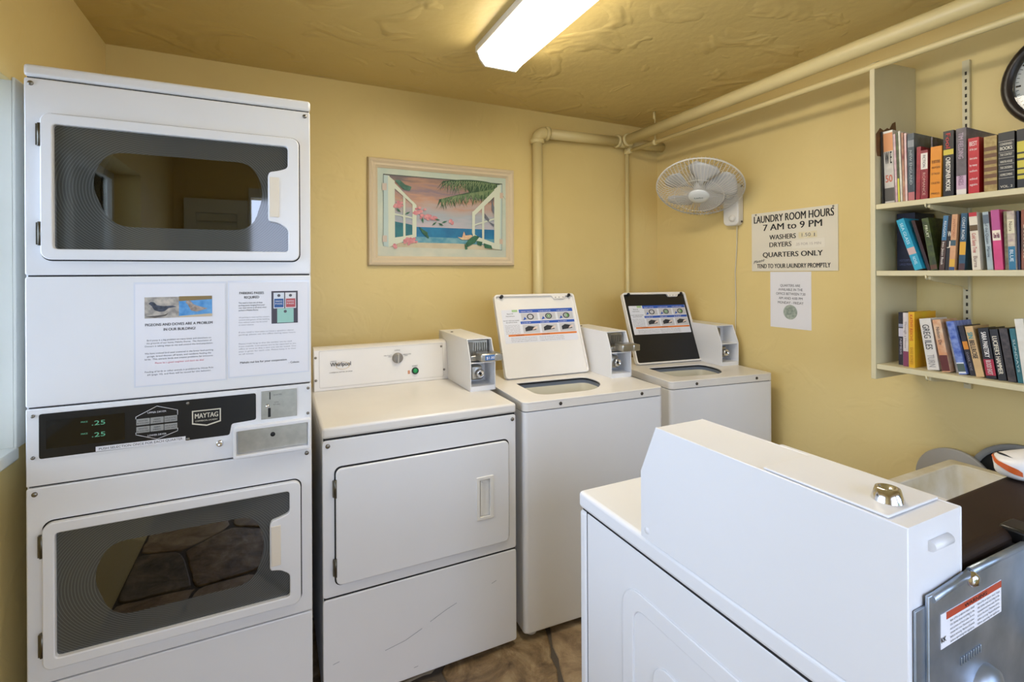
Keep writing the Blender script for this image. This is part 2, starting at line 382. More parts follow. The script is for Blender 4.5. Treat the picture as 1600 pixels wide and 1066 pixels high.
# ------------------------------------------------------------------ stacked dryer
TINT = bpy.data.materials.new('tinted_door_glass'); TINT.use_nodes = True; glass_nodes(TINT, (.42, .44, .42, 1), .015, ior=2.3)
FRIT = bpy.data.materials.new('dot_printed_glass_border'); FRIT.use_nodes = True
def frit_nodes():
    t = FRIT.node_tree; p = t.nodes['Principled BSDF']; p.inputs['Roughness'].default_value = .06; p.inputs['IOR'].default_value = 1.6
    tc = t.nodes.new('ShaderNodeTexCoord'); mp = t.nodes.new('ShaderNodeMapping')
    mp.inputs['Scale'].default_value = (1, 0, 1.45)
    ln = t.nodes.new('ShaderNodeVectorMath'); ln.operation = 'LENGTH'
    sn = t.nodes.new('ShaderNodeMath'); sn.operation = 'MULTIPLY'; sn.inputs[1].default_value = 900
    s2 = t.nodes.new('ShaderNodeMath'); s2.operation = 'SINE'
    r = t.nodes.new('ShaderNodeValToRGB'); r.color_ramp.elements[0].color = lin('#434543'); r.color_ramp.elements[1].color = lin('#5d605e'); r.color_ramp.elements[0].position = .45; r.color_ramp.elements[1].position = .95
    t.links.new(tc.outputs['Object'], mp.inputs[0]); t.links.new(mp.outputs[0], ln.inputs[0]); t.links.new(ln.outputs['Value'], sn.inputs[0]); t.links.new(sn.outputs[0], s2.inputs[0]); t.links.new(s2.outputs[0], r.inputs[0]); t.links.new(r.outputs[0], p.inputs['Base Color'])
frit_nodes()
WHITE_IN = mat('inner_white_enamel', '#c9c9c6', .4)
DRUM = mat('dark_drum_metal', '#55564f', .38, .7, var=.25, vscale=10)
SDX, SDY, SW = -.587, 1.705, .691
sd = thing('stacked_dryer', 'tall white stacked pair of coin dryers with dark glass doors', 'dryer', (SDX, SDY, 0))
b = MB(); D = .72
b.box(0, .012, .012, D, .02, 1.968); b.box(SW - .012, SW, .012, D, .02, 1.968); b.box(0, SW, D - .012, D, .02, 1.968); b.box(.012, SW - .012, .03, D - .012, .02, .032); b.box(.012, SW - .012, .03, D - .012, 1.09, 1.10)
b.build('body', ENAMEL, sd)
MB().box(-.001, SW + .001, -.001, D, 1.973, 2.005, bev=.008, seg=3).build('top_cap', ENAMEL, sd)
MB().box(.003, SW - .003, .004, .02, .03, 1.985).build('gap_strip', GAP, sd) if False else None
def dryer_panel(z0, z1, h0, h1):
    return MB().plate(rrect(0, SW, z0, z1, .006, 3), [rrect(.058, .638, h0 + .02, h1 - .02, .03)], 0, .014, XZ, bev=.004, seg=3)
def glass_door(parent, zo):
    """zo: bottom z of the door; door is .386 high"""
    z = lambda v: zo + v
    inner = round_poly([(.062, z(.028)), (.625, z(.028)), (.625, z(.098)), (.600, z(.117)), (.572, z(.122)), (.569, z(.130)), (.569, z(.262)), (.574, z(.274)), (.60, z(.280)), (.625, z(.290)), (.625, z(.357)), (.062, z(.357))], [.010, .010, .010, .012, .006, .006, .006, .006, .012, .010, .010, .010], 3)
    d = MB().plate(rrect(.036, .657, z(0), z(.385), .022, 6), [inner], -.016, .006, XZ, bev=.0035, seg=3).build('door', ENAMEL, parent)
    hole = round_poly([(.135, z(.215)), (.172, z(.298)), (.525, z(.298)), (.560, z(.215)), (.525, z(.092)), (.180, z(.092))], [.05, .04, .04, .05, .05, .05], 5)
    fo = MB().plate(inner, [hole], -.002, .0, XZ)
    fo.xf(Matrix.Translation((-.345, 0, -z(.195)))); f = fo.build('glass_border', FRIT, d); f.location = (.345, 0, z(.195))
    MB().plate(hole, [], -.0020, -.0004, XZ).build('glass_pane', TINT, d)
    # moulded hand grip on the inner edge of the frame
    MB().box(.573, .600, -.0185, -.015, z(.135), z(.258), bev=.0014).build('hand_grip', mat('warm_white_plastic', '#e6dccb', .45), d)
    for a, c in ((.297, .357), (.037, .099)):
        MB().tube([(.0345, -.012, z(a)), (.0345, -.012, z(c))], .0045, 8).box(.027, .042, -.013, -.003, z(a) + .002, z(c) - .002).build('hinge', mat('hinge_metal', '#6d6a60', .35, 1), d)
    # dark ring painted for the shade in the door gap, the white bulkhead and the drum behind
    MB().plate(rrect(.0325, .6605, z(-.0035), z(.3885), .024, 6), [rrect(.040, .653, z(.004), z(.381), .02, 6)], -.0006, .002, XZ).build('door_gap_shade', GAP, d)
    MB().plate(rrect(.052, .64, z(.012), z(.37), .02, 4), [circle(.347, z(.195), .200, 40)], .035, .040, XZ).build('bulkhead', WHITE_IN, parent)
    MB().lathe([(.200, .040), (.200, .075), (.285, .080), (.285, .55), (.20, .56), (0, .56)], (.347, 0, z(.195)), 'y', 40).build('drum', DRUM, parent)
    return d
pnl = dryer_panel(1.451, 1.969, 1.492, 1.877).build('upper_front_panel', ENAMEL, sd)
glass_door(sd, 1.492)
pl2 = dryer_panel(.374, .893, .422, .807).build('lower_front_panel', ENAMEL, sd)
glass_door(sd, .415)
MB().plate(rrect(0, SW, 1.104, 1.447, .006, 3), [], 0, .014, XZ, bev=.004, seg=3).build('middle_panel', ENAMEL, sd)
MB().plate(rrect(0, SW, .03, .370, .006, 3), [], .002, .014, XZ, bev=.004, seg=3).build('toe_panel', ENAMEL, sd)
box('seam_backing', GAP, sd, .01, SW - .01, .016, .020, .03, .41)
for z in (.893, 1.10, 1.449, 1.97): box('seam_backing', GAP, sd, .004, SW - .004, .010, .0155, z - .006, z + .010)
# control console
con = MB().plate([(0, .897), (SW, .897), (SW, 1.1), (0, 1.1)], [], .001, .014, XZ, bev=.003).build('control_console', ENAMEL, sd)
bz = round_poly([(.027, .968), (.462, .968), (.468, 1.001), (.533, 1.005), (.533, 1.086), (.027, 1.086)], .006, 3)
MB().plate(bz, [], -.0015, .002, XZ, bev=.0008, seg=1).build('black_fascia', DARK, con)
MB().plate(rrect(.022, .538, .962, 1.091, .006, 3), [], -.0003, .002, XZ).build('fascia_lip', ENAMEL, con)
box('display', mat('display_glass', '#050506', .08), con, .042, .209, -.0022, 0, .993, 1.067)
gl = MB(); GREEN = mat('green_digits', (.10, .34, .20), .5, emit=.22)
for zz, w in ((1.042, '.25'), (1.010, '.25')): gl.text(w, (.166, -.0026, zz), h=.0125, width=.029, align='R')
for zz in (1.052, 1.020): gl.text('PRICE', (.128, -.0026, zz), h=.004, width=.014, align='R')
gl.build('digits', GREEN, con)
lt = MB(); y = -.0022
for a, c in (((.234, 1.052), (.283, 1.077)), ((.283, 1.077), (.332, 1.060)), ((.332, 1.060), (.332, 1.046)), ((.234, 1.052), (.234, 1.046)), ((.234, 1.002), (.283, .983)), ((.283, .983), (.332, 1.000)), ((.332, 1.0), (.332, 1.008)), ((.234, 1.002), (.234, 1.008))):
    lt.tube([(a[0], y, a[1]), (c[0], y, c[1])], .0007, 4)
lt.text('UPPER DRYER', (.283, y - .0004, 1.058), h=.005, width=.044, bold=.01); lt.text('LOWER DRYER', (.283, y - .0004, .9935), h=.005, width=.044, bold=.01)
lt.build('lettering', PAPER, con)
kp = MB(); kt = MB()
for r_, zz in ((0, 1.028), (1, 1.006)):
    for c_, tx in enumerate((('WHITES', '& COLORS'), ('PERM', 'PRESS'), ('DELICATES', 'LOW HEAT'))):
        x = .235 + c_ * .0325
        kp.box(x, x + .031, -.0026, -.0012, zz, zz + .0175, bev=.0006, seg=1)
        for q, wd in enumerate(tx): kt.text(wd, (x + .0155, -.003, zz + .0100 - q * .0065), h=.0038, width=min(.027, .0036 * len(wd)))
kp.build('key_pads', mat('key_pad_grey', '#9a9a96', .5), con); kt.build('key_lettering', INK, con)
MB().plate([(.367, 1.013), (.404, 1.004), (.440, 1.013), (.440, 1.052), (.367, 1.052)], [[(.370, 1.016), (.404, 1.0075), (.437, 1.016), (.437, 1.049), (.370, 1.049)]], -.0026, -.001, XZ).build('badge_border', mat('badge_cream', '#d8d2c0', .4), con)
lt = MB(); lt.text('MAYTAG', (.4035, -.0028, 1.029), h=.0145, width=.058, bold=.03); lt.text('COMMERCIAL LAUNDRY', (.4035, -.0028, 1.019), h=.0045, width=.056, bold=.01); lt.build('badge_lettering', mat('badge_cream', '#d8d2c0'), con)
ps = MB().plate([(.145, .9695), (.351, .968), (.351, .981), (.145, .9825)], [], -.0024, -.001, XZ).build('printed_strip', PAPER, con)
MB().text('PUSH SELECTION ONCE FOR EACH QUARTER', (.248, -.0027, .9725), h=.0065, width=.192).build('strip_lettering', INK, con)
box('coin_plate', STEEL, con, .547, .648, -.001, .002, 1.002, 1.089, bev=.0008)
box('coin_slot', DARK, con, .570, .573, -.0016, 0, 1.062, 1.085); box('return_slot', DARK, con, .566, .5735, -.0018, 0, 1.008, 1.036)
MB().lathe([(.0065, .001), (.005, -.010), (0, -.011)], (.565, -.001, 1.043), 'y', 14).build('coin_return_knob', CHROME, con)
lt = MB(); lt.text('QUARTERS', (.593, -.0014, 1.073), h=.0045, width=.024); lt.text('COIN', (.590, -.0014, 1.050), h=.004, width=.012); lt.text('RETURN', (.590, -.0014, 1.043), h=.004, width=.018); lt.build('coin_lettering', GREYINK, con)
MB().plate(round_poly([(.472, .898), (.688, .898), (.688, .993), (.472, .990)], .008, 3), [round_poly([(.481, .907), (.679, .908), (.679, .982), (.481, .980)], .003, 2)], -.022, .004, XZ, bev=.002).build('coin_drawer_frame', ENAMEL, con)
box('coin_drawer', STEEL, con, .483, .677, -.004, .004, .909, .980)
MB().lathe([(0, -.002), (.006, -.002), (.007, 0)], (.579, -.0045, .954), 'y', 14).build('drawer_lock', DARK, con)
MB().lathe([(.010, .002), (.010, -.004), (.007, -.007), (.004, -.0065), (0, -.003)], (.437, -.001, .947), 'y', 18).build('service_lock', CHROME, con)
for x, z in ((.014, 1.954), (.675, 1.954), (.015, 1.082), (.015, .973), (.357, 1.076), (.357, .972), (.681, 1.086), (.680, 1.006), (.676, .879), (.018, .877)):
    screw(sd, x, z, -.0012, .0065 if z > 1.9 or z < .9 else .0045)

# printed notices taped to the stacked dryer
def flat_notice(name, label, x0, x1, z0, z1, ypos):
    n = thing(name, label, 'notice', (0, 0, 0)); n.location = (SDX, SDY, 0)
    MB().plate([(x0, z0), (x1, z0), (x1, z1), (x0, z1)], [], ypos - .0014, ypos - .0006, XZ).build('sheet', PAPER, n)
    MB().plate([(x0 - .004, z0 - .004), (x1 + .004, z0 - .004), (x1 + .004, z1 + .006), (x0 - .004, z1 + .006)], [], ypos - .0006, ypos - .0003, XZ).build('plastic_sleeve', mat('plastic_sleeve', '#dfe2ea', .15), n)
    return n
def para(mb, lines, xc, ztop, dz, h, wmax, y, align='C', bold=0):
    mx = max(len(l) for l in lines)
    for i, l in enumerate(lines):
        if l: mb.text(l, (xc, y, ztop - i * dz), h=h, width=wmax * len(l) / mx, align=align, bold=bold)

n1 = flat_notice('bird_notice', 'white printed notice with two bird photos on the stacked dryer', .234, .452, 1.138, 1.424, 0)
y = -.0018
lt = MB(); lt.text('PIGEONS AND DOVES ARE A PROBLEM', (.338, y, 1.305), h=.0078, width=.163, bold=.02); lt.text('IN OUR BUILDING!', (.338, y, 1.2905), h=.0078, width=.077, bold=.02); lt.build('heading', INK, n1)
lt = MB()
para(lt, ['Bird poop is a big problem on many lanais and elsewhere on', 'the grounds of our home, Makaha Shores.  The Association of', 'Owners is taking steps to try and control the bird population.'], .338, 1.2625, .0083, .0046, .166, y)
para(lt, ['We have noticed bird seed scattered in the lower level parking', 'garage, bread thrown off lanais, and residents feeding the', 'birds.  This attracts birds and creates problems for everyone.'], .338, 1.2255, .0083, .0046, .166, y)
para(lt, ['Feeding of birds or other animals is prohibited by House Rule', '#4 (page 10), and fines will be issued for this behavior.'], .338, 1.1735, .0083, .0046, .166, y)
lt.build('body_text', GREYINK, n1)
MB().text("Please be a good neighbor and don't do this!", (.338, y, 1.1975), h=.0046, width=.118).build('red_text', mat('red_ink', '#d8566a', .7), n1)
MB().plate([(.255, 1.327), (.3365, 1.327), (.3365, 1.387), (.255, 1.387)], [], y, -.001, XZ).build('photo_ground', mat('photo_sand', '#c6bcae', .6, col2='#8f8a84', vscale=60), n1)
MB().plate([(.3365, 1.327), (.419, 1.327), (.419, 1.388), (.3365, 1.388)], [], y, -.001, XZ).build('photo_water', mat('photo_water', '#3f86c4', .6, col2='#6fa8d8', vscale=50), n1)
def sil(pts, nm, m, yy, par): MB().plate(round_poly(pts, .002, 2), [], yy, yy + .0002, XZ).build(nm, m, par)
sil([(.3365, 1.374), (.419, 1.378), (.419, 1.388), (.3365, 1.388)], 'photo_foliage', mat('photo_foliage', '#8b7448', .6), y - .0002, n1)
sil([(.3365, 1.327), (.419, 1.327), (.419, 1.336), (.385, 1.334), (.3365, 1.331)], 'photo_rock', mat('photo_rock', '#c9b89a', .6), y - .0002, n1)
sil([(.264, 1.369), (.270, 1.374), (.277, 1.373), (.284, 1.364), (.300, 1.361), (.322, 1.362), (.331, 1.358), (.312, 1.355), (.302, 1.346), (.290, 1.345), (.278, 1.350), (.272, 1.362)], 'photo_pigeon', mat('photo_pigeon', '#4c5361', .6, col2='#2f333d', vscale=120), y - .0003, n1)
sil([(.352, 1.371), (.358, 1.376), (.365, 1.374), (.372, 1.364), (.388, 1.357), (.408, 1.351), (.396, 1.347), (.380, 1.342), (.366, 1.346), (.359, 1.362)], 'photo_dove', mat('photo_dove', '#b6a79a', .6, col2='#8d7d70', vscale=120), y - .0003, n1)
sil([(.256, 1.332), (.300, 1.336), (.312, 1.341), (.305, 1.333), (.280, 1.328)], 'photo_branch', mat('photo_branch', '#5b544e', .6), y - .0003, n1)
n2 = flat_notice('parking_notice', 'white parking passes notice with colour photo, right of the bird notice', .463, .681, 1.142, 1.426, 0)
lt = MB(); lt.text('PARKING PASSES', (.523, y, 1.390), h=.0078, width=.066, bold=.02); lt.text('REQUIRED', (.523, y, 1.377), h=.0078, width=.040, bold=.02); lt.text('Mahalo nui loa for your cooperation.', (.556, y, 1.180), h=.0062, width=.130, bold=.015); lt.text('- Celeste', (.640, y, 1.170), h=.0062, width=.030, bold=.015)
para(lt, ['You need to have one of these', 'parking passes hanging from your', 'rear view mirror at all times when', 'parked in Makaha Shores.'], .488, 1.362, .0075, .0045, .075, y, 'L', .006)
lt.build('heading', INK, n2)
lt = MB()
para(lt, ['All parking is reserved for owners,', 'tenants and guests of the building.', 'Cars without a pass may be towed', 'at owner expense.'], .488, 1.318, .0075, .004, .084, y, 'L')
para(lt, ['If you need a new pass or have a question about', 'parking, please see the office during open hours.'], .488, 1.273, .0075, .004, .158, y, 'L')
para(lt, ['Passes must hang so that the number can be read', 'from outside. Lost passes are to be reported to the', 'office at once so that a new one can be issued. One', 'pass is given for each unit. Please keep it in view', 'at all times.'], .488, 1.238, .0078, .004, .158, y, 'L')
lt.build('body_text', mat('light_grey_ink', '#8b8b92', .7), n2)
MB().plate([(.577, 1.297), (.652, 1.297), (.652, 1.398), (.577, 1.398)], [], y, -.001, XZ).build('photo_backing', mat('photo_dark', '#4a4650', .6), n2)
for nm, c, x0, x1, z0, z1 in (('photo_pass', '#d9dee6', .583, .613, 1.344, 1.393), ('photo_pass', '#e0dfe2', .616, .647, 1.344, 1.393), ('photo_pass', '#9ccabd', .593, .640, 1.299, 1.343), ('photo_stripe', '#2f5b96', .585, .611, 1.347, 1.374), ('photo_stripe', '#b8565a', .618, .645, 1.347, 1.374)):
    MB().plate([(x0, z0), (x1, z0), (x1, z1), (x0, z1)], [], y - (.0004 if 'stripe' in nm else .0002), y, XZ).build(nm, mat('print_' + c[1:], c, .6), n2)
for x, z in ((.598, 1.384), (.631, 1.384), (.616, 1.334)): MB().plate(circle(x, z, .0045, 14), [], y - .0006, y - .0002, XZ).build('photo_disc', GREYINK, n2)
lt = MB()
for i, (x, z, s) in enumerate(((.598, 1.364, 'PARKING'), (.598, 1.356, 'PASS'), (.631, 1.364, 'PARKING'), (.631, 1.356, 'PASS'))): lt.text(s, (x, y - .0006, z), h=.005, width=.020)
lt.build('photo_lettering', PAPER, n2)

# ------------------------------------------------------------------ front load dryer with console
FDX, FDY, FW = .137, 1.725, .706
fd = thing('front_load_dryer', 'white coin dryer with plain square door and knob console beside the stack', 'dryer', (FDX, FDY, 0))
MB().box(.002, FW - .002, .012, .66, .022, .902).build('body', ENAMEL, fd)
MB().box(-.001, FW + .001, -.003, .665, .907, .944, bev=.009, seg=3).build('top', ENAMEL_OLD_WARM, fd)
box('seam_backing', GAP, fd, .004, FW - .004, .004, .013, .895, .91); box('seam_backing', GAP, fd, .004, FW - .004, .004, .013, .36, .39)
MB().plate(rrect(0, FW, .382, .901, .01, 3), [], 0, .014, XZ, bev=.004, seg=3).build('front_panel', ENAMEL, fd)
MB().plate(rrect(0, FW, .022, .376, .01, 3), [], 0, .014, XZ, bev=.004, seg=3).build('lower_panel', ENAMEL, fd)
MB().plate(rrect(.0365, .6755, .4165, .8115, .022, 5), [rrect(.046, .666, .427, .80, .018, 5)], -.0008, .002, XZ).build('door_gap_shade', GAP, fd)  # dark ring stands in for the shaded gap round the door
dr = MB().plate(rrect(.041, .671, .4215, .8065, .02, 5), [rrect(.545, .592, .536, .68, .003, 2)], -.012, .0, XZ, bev=.004, seg=3).build('door', ENAMEL, fd)
MB().plate(rrect(.536, .605, .527, .688, .003, 2), [rrect(.549, .590, .539, .676, .002, 2)], -.016, -.010, XZ, bev=.002).build('handle_bezel', PLASTIC, dr)
MB().plate(rrect(.546, .592, .537, .679, .002, 2), [], -.003, -.001, XZ).build('handle_recess', PLASTIC, dr)
MB().plate([(.552, .544), (.562, .552), (.562, .664), (.552, .672)], [], -.011, -.003, XZ).build('handle_grip', PLASTIC, dr)
for a, c in ((.712, .772), (.452, .512)): MB().tube([(.039, -.010, a), (.039, -.010, c)], .0045, 8).box(.031, .044, -.010, -.002, a + .003, c - .003).build('hinge', mat('hinge_metal', '#6d6a60'), dr)
screw(fd, .017, .883, -.001, .0075); screw(fd, .691, .883, -.001, .0075)
cn = MB().plate([(.545, .944), (.565, 1.118), (.585, 1.126), (.64, 1.126), (.64, .944)], [], .012, FW - .005, YZ, bev=.003).build('console', ENAMEL_OLD_WARM, fd)
CN_T = lambda x, z: (x, .545 + (z - .944) * .115 - .0022, z)      # sloping console face
CV = Vector((0, .115, 1)).normalized()
def cface(u, v, w): return (u, .545 + (v - .944) * .115 - w, v)
MB().plate(rrect(.034, .590, .958, 1.115, .004, 2), [rrect(.0352, .5888, .9592, 1.1138, .004, 2)], .0002, .0012, cface).build('console_trim_line', mat('pale_grey', '#c4c0b8', .5), cn)
kn = MB().lathe([(.024, 0), (.024, .010), (.021, .014), (0, .014)], (.372, CN_T(0, 1.061)[1] + .002, 1.061), ((1, 0, 0), tuple(CV), (0, -1, .115)), 28).build('knob', mat('knob_grey', '#8d8a86', .4, .3), cn)
MB().box(.369, .375, CN_T(0, 1.061)[1] - .020, CN_T(0, 1.061)[1] - .008, 1.041, 1.081, bev=.001).build('knob_ridge', mat('knob_light', '#b9b6b0', .4), cn)
MB().lathe([(.016, 0), (.016, .006), (.012, .008), (.011, .004)], (.452, CN_T(0, .996)[1] + .001, .996), ((1, 0, 0), tuple(CV), (0, -1, .115)), 24).build('start_ring', DARK, cn)
MB().lathe([(.0112, .003), (.0105, .0075), (0, .0085)], (.452, CN_T(0, .996)[1] + .001, .996), ((1, 0, 0), tuple(CV), (0, -1, .115)), 24).build('start_button', mat('start_green', '#1f9a55', .3), cn)
MB().plate(rrect(.418, .428, .984, 1.000, .001, 1), [], 0, .0015, cface).build('indicator_light', mat('indicator_amber', '#c98a63', .4), cn)
lt = MB(); q = lambda x, z: tuple(Vector(CN_T(x, z)) + Vector((0, -.0004, 0)))
lt.text('Whirlpool', q(.079, 1.046), V=CV, h=.018, width=.086, align='L', bold=.015); lt.text('COMMERCIAL', q(.079, 1.066), V=CV, h=.004, width=.026, align='L')
lt.text('COMMERCIAL ELECTRIC AIR DRYER', q(.075, 1.018), V=CV, h=.0045, width=.096, align='L'); lt.text('NORMAL', q(.372, 1.094), V=CV, h=.005, width=.026); lt.text('HEAVY DUTY', q(.345, 1.073), V=CV, h=.0045, width=.035, align='R'); lt.text('DELICATES', q(.400, 1.073), V=CV, h=.0045, width=.035, align='L'); lt.text('HIGH', q(.345, 1.067), V=CV, h=.004, width=.014, align='R'); lt.text('LOW', q(.405, 1.067), V=CV, h=.004, width=.014, align='L'); lt.text('START', q(.452, 1.016), V=CV, h=.0055, width=.026)
lt.build('lettering', INK, cn)
MB().lathe([(.020, 0), (.0215, .001), (.0215, .0002)], (0, 0, 0), 'z', 24, ).xf(Matrix.Translation((.131, CN_T(0, 1.047)[1] + .0012, 1.047)) @ Matrix.Rotation(R(84), 4, 'X') @ Matrix.Diagonal((1.35, .75, 1, 1))).build('logo_swoosh', mat('logo_gold', '#c9a94e', .4), cn)
for x, z in ((.020, 1.088), (.020, .992), (.583, 1.10), (.593, .99)): MB().lathe([(0, -.002), (.005, -.0015), (.0055, .001)], CN_T(x, z), 'y', 12).build('screw', SCREWM, cn)
coin_box(fd, .612, .245, .944, '$1.00')

# ------------------------------------------------------------------ top load washers with open lids
def lid_map(yh, zh, tilt):
    s, c = math.sin(tilt), math.cos(tilt)
    return lambda u, v, w: (u, yh + v * s + w * c, zh + v * c - w * s)
BLUE = mat('label_blue', '#2b56b0', .5); ORANGE = mat('label_orange', '#dd7b35', .5); LAB = mat('label_white', '#dcdde4', .45)
def washer(loc, rot, w, ztop, label, price, black_lid, lid_x, tub_c):
    t = thing('top_load_washer', label, 'washer', loc, rot, 'coin washers with raised lids')
    zs = ztop - .036
    MB().plate(rrect(0, w, 0, .655, .018, 4), [rrect(.03, w - .03, .03, .625, .01, 3)], .03, zs - .004, XY, bev=.003).build('body', ENAMEL, t)
    MB().plate(rrect(.006, w - .006, .006, .645, .015, 3), [rrect(.026, w - .026, .026, .62, .01, 3)], zs - .008, zs + .004, XY).build('seam_backing', GAP, t)
    op = round_poly([(lid_x[0] + .02, .085), (lid_x[0] + .30, .075), (lid_x[1] - .06, .20), (lid_x[1] - .07, .33), (lid_x[0] + .02, .34)], [.06, .12, .07, .04, .03], 6)
    MB().plate(rrect(-.001, w + .001, -.002, .66, .022, 5), [rrect(.03, w - .03, .03, .63, .02, 4)], zs, ztop - .006, XY).plate(rrect(-.001, w + .001, -.002, .66, .022, 5), [op], ztop - .0065, ztop, XY, bev=.003, seg=2).build('top_deck', ENAMEL_OLD_WARM, t)
    cx, cy = tub_c
    def liner(nm, m, levels, close=False):
        b_ = MB(); mx_ = sum(p[0] for p in op) / len(op); my_ = sum(p[1] for p in op) / len(op); rows = []
        for k_, z_ in levels: rows.append([b_.bm.verts.new((mx_ + (p[0] - mx_) * k_, my_ + (p[1] - my_) * k_, z_)) for p in op])
        for r0, r1 in zip(rows, rows[1:]):
            for i_ in range(len(op)): b_.bm.faces.new((r0[i_], r0[(i_ + 1) % len(op)], r1[(i_ + 1) % len(op)], r1[i_])).smooth = True
        if close: b_.bm.faces.new(rows[-1])
        b_.build(nm, m, t)
    liner('tub_lip', mat('tub_lip_navy', '#161a26', .4), [(1.0, ztop - .006), (1.02, ztop - .009), (1.02, ztop - .014)])
    liner('tub_ring', mat('tub_ring_grey_blue', '#6d7684', .35), [(1.02, ztop - .014), (1.03, ztop - .016), (1.02, ztop - .030)])
    liner('wash_basket', mat('basket_cream', '#cdc8b4', .4), [(1.02, ztop - .030), (1.0, ztop - .033), (.97, ztop - .16), (.90, ztop - .22)], True)
    MB().lathe([(.06, ztop - .218), (.045, ztop - .19), (.03, ztop - .15), (0, ztop - .14)], (cx, .20, 0), 'z', 20).build('agitator', PLASTIC, t)
    # lid, raised and leaning back
    mp = lid_map(.405, ztop + .004, R(22)); u0, u1 = lid_x; hgt = .425
    INN = mat('lid_black_inner', '#101013', .3) if black_lid else ENAMEL_OLD_WARM
    ld = MB().plate(rrect(u0, u1, 0, hgt, .018, 5), [], .004, .020, mp, bev=.004, seg=2).build('lid', ENAMEL_OLD_WARM, t)
    rim = MB().plate(rrect(u0, u1, 0, hgt, .018, 5), [round_poly([(u0 + .009, .009), (u1 - .009, .009), (u1 - .009, hgt - .012), (u1 - .055, hgt - .014), (u1 - .062, hgt - .030), (u1 - .125, hgt - .030), (u1 - .135, hgt - .012), (u0 + .2, hgt - .012), (u0 + .009, hgt - .010)], [.012, .012, .012, .006, .006, .006, .006, .02, .012], 4)], -.008, .005, mp, bev=.002).build('lid_rim', ENAMEL_OLD_WARM, ld)
    MB().plate(rrect(u0 + .006, u1 - .006, .006, hgt - .006, .014, 4), [], .0028, .0045, mp).build('lid_inner_face', INN, ld)
    for x in (u0 + .040, u1 - .034):
        b_ = MB(); b_.lathe([(.0085, .010), (.0085, -.010), (.006, -.013), (.003, -.010), (0, -.010)], (0, 0, 0), 'y', 14); o_ = Vector(mp(x, hgt - .012, -.004)); b_.xf(Matrix.Translation(o_) @ Matrix.Rotation(-R(22), 4, 'X')); b_.build('lid_bumper', DARK, ld)
    for x in (u1 - .115, u1 - .094, u1 - .070): MB().plate(circle(x, hgt - .022, .0025, 8), [], -.0086, -.007, mp).build('lid_hole', DARK, ld)
    # instruction label
    a0, a1, v0, v1 = u0 + .030, u1 - .022, .172, .345; W_ = a1 - a0
    lb = MB().plate(rrect(a0, a1, v0, v1, .003, 2), [], .0018, .0030, mp).build('instruction_label', LAB, ld)
    P = lambda fx, fy: (a0 + W_ * fx, v0 + (v1 - v0) * fy)
    def rect(mb, fx0, fx1, fy0, fy1, w=.0016):
        (x0, y0), (x1, y1) = P(fx0, fy0), P(fx1, fy1); mb.plate([(x0, y0), (x1, y0), (x1, y1), (x0, y1)], [], w, .002, mp)
    m_ = MB(); rect(m_, .235, .995, .895, 1.0); rect(m_, .235, .995, .555, .635); m_.build('blue_band', BLUE, lb)
    m_ = MB(); rect(m_, .05, .995, .20, .255); m_.build('orange_band', ORANGE, lb)
    m_ = MB(); rect(m_, .14, .215, .93, .995); m_.build('green_mark', mat('label_green', '#9fc08a', .5), lb)
    gp = MB(); dk = MB(); gn = MB(); bl = MB(); hd = MB()
    for i in range(3):
        f = .255 + i * .255; rect(gp, f, f + .225, .66, .88); rect(gp, f, f + .225, .275, .535)
        c_ = P(f + .125, .77); dk.plate(circle(c_[0], c_[1], .0195, 22, .0155), [circle(c_[0], c_[1], .0135, 22, .011)], .0010, .0016, mp)
        x_, y_ = P(f + .03, .69); bl.plate([(x_ - .004, y_ - .004), (x_ + .016, y_ + .002), (x_ + .006, y_ + .014)], [], .0008, .0016, mp)
        if i: gn.plate(circle(c_[0] + (.003 if i == 2 else 0), c_[1], .011, 10, .009), [circle(c_[0], c_[1], .005, 8)], .0006, .0016, mp)
        x_, y_ = P(f + .03, .33); dk.plate([(x_, y_), (x_ + .06, y_ + .006), (x_ + .058, y_ + .022), (x_ + .02, y_ + .028), (x_, y_ + .018)], [], .0008, .0016, mp)
        x_, y_ = P(f + .12, .36); hd.plate(round_poly([(x_, y_), (x_ + .03, y_ + .008), (x_ + .032, y_ + .018), (x_ + .012, y_ + .014)], .003, 2), [], .0002, .0016, mp)
    gp.build('picture_panel', mat('label_grey', '#c2c1c4', .5), lb); dk.build('picture_machine', mat('label_dark', '#2a2c33', .5), lb); gn.build('picture_clothes', mat('label_cloth_green', '#5e9a4c', .5), lb); bl.build('picture_blue', BLUE, lb); hd.build('picture_hand', mat('label_hand', '#d9c7bc', .5), lb)
    U = Vector((1, 0, 0)); V = (Vector(mp(0, 1, 0)) - Vector(mp(0, 0, 0)))
    T = MB(); TW = MB()
    def tx(mb, s_, fx, fy, h, wd, al='C', b_=0):
        x_, y_ = P(fx, fy); mb.text(s_, mp(x_, y_, .0012), U, V, h=h, width=wd, align=al, bold=b_)
    tx(T, 'Read All', .11, .86, .006, .032, b_=.01); tx(T, 'Instructions', .11, .79, .006, .046, b_=.01); tx(T, 'DO NOT OVERLOAD WASHER', .115, .655, .005, .085, b_=.01); tx(T, 'SEE INSTRUCTIONS', .115, .60, .005, .060, b_=.01)
    for i, s_ in enumerate(('Use of this washer for', 'anything other than home', 'clothes is not advised.', 'Close lid gently and keep', 'hands clear of the tub.', 'Add detergent first then', 'add a loose load.')): tx(T, s_, .02, .52 - i * .042, .0034, .080, 'L')
    for i in range(3): tx(T, ('Risk of injury: do not reach into moving tub', 'Keep lid closed while the machine is in use', 'Do not wash items soaked in any solvents')[i], .08, .14 - i * .05, .0035, .14, 'L'); tx(T, ('Never let children play in the washer', 'Follow the directions on the detergent', 'Unplug before any service work is done')[i], .46, .14 - i * .05, .0035, .14, 'L')
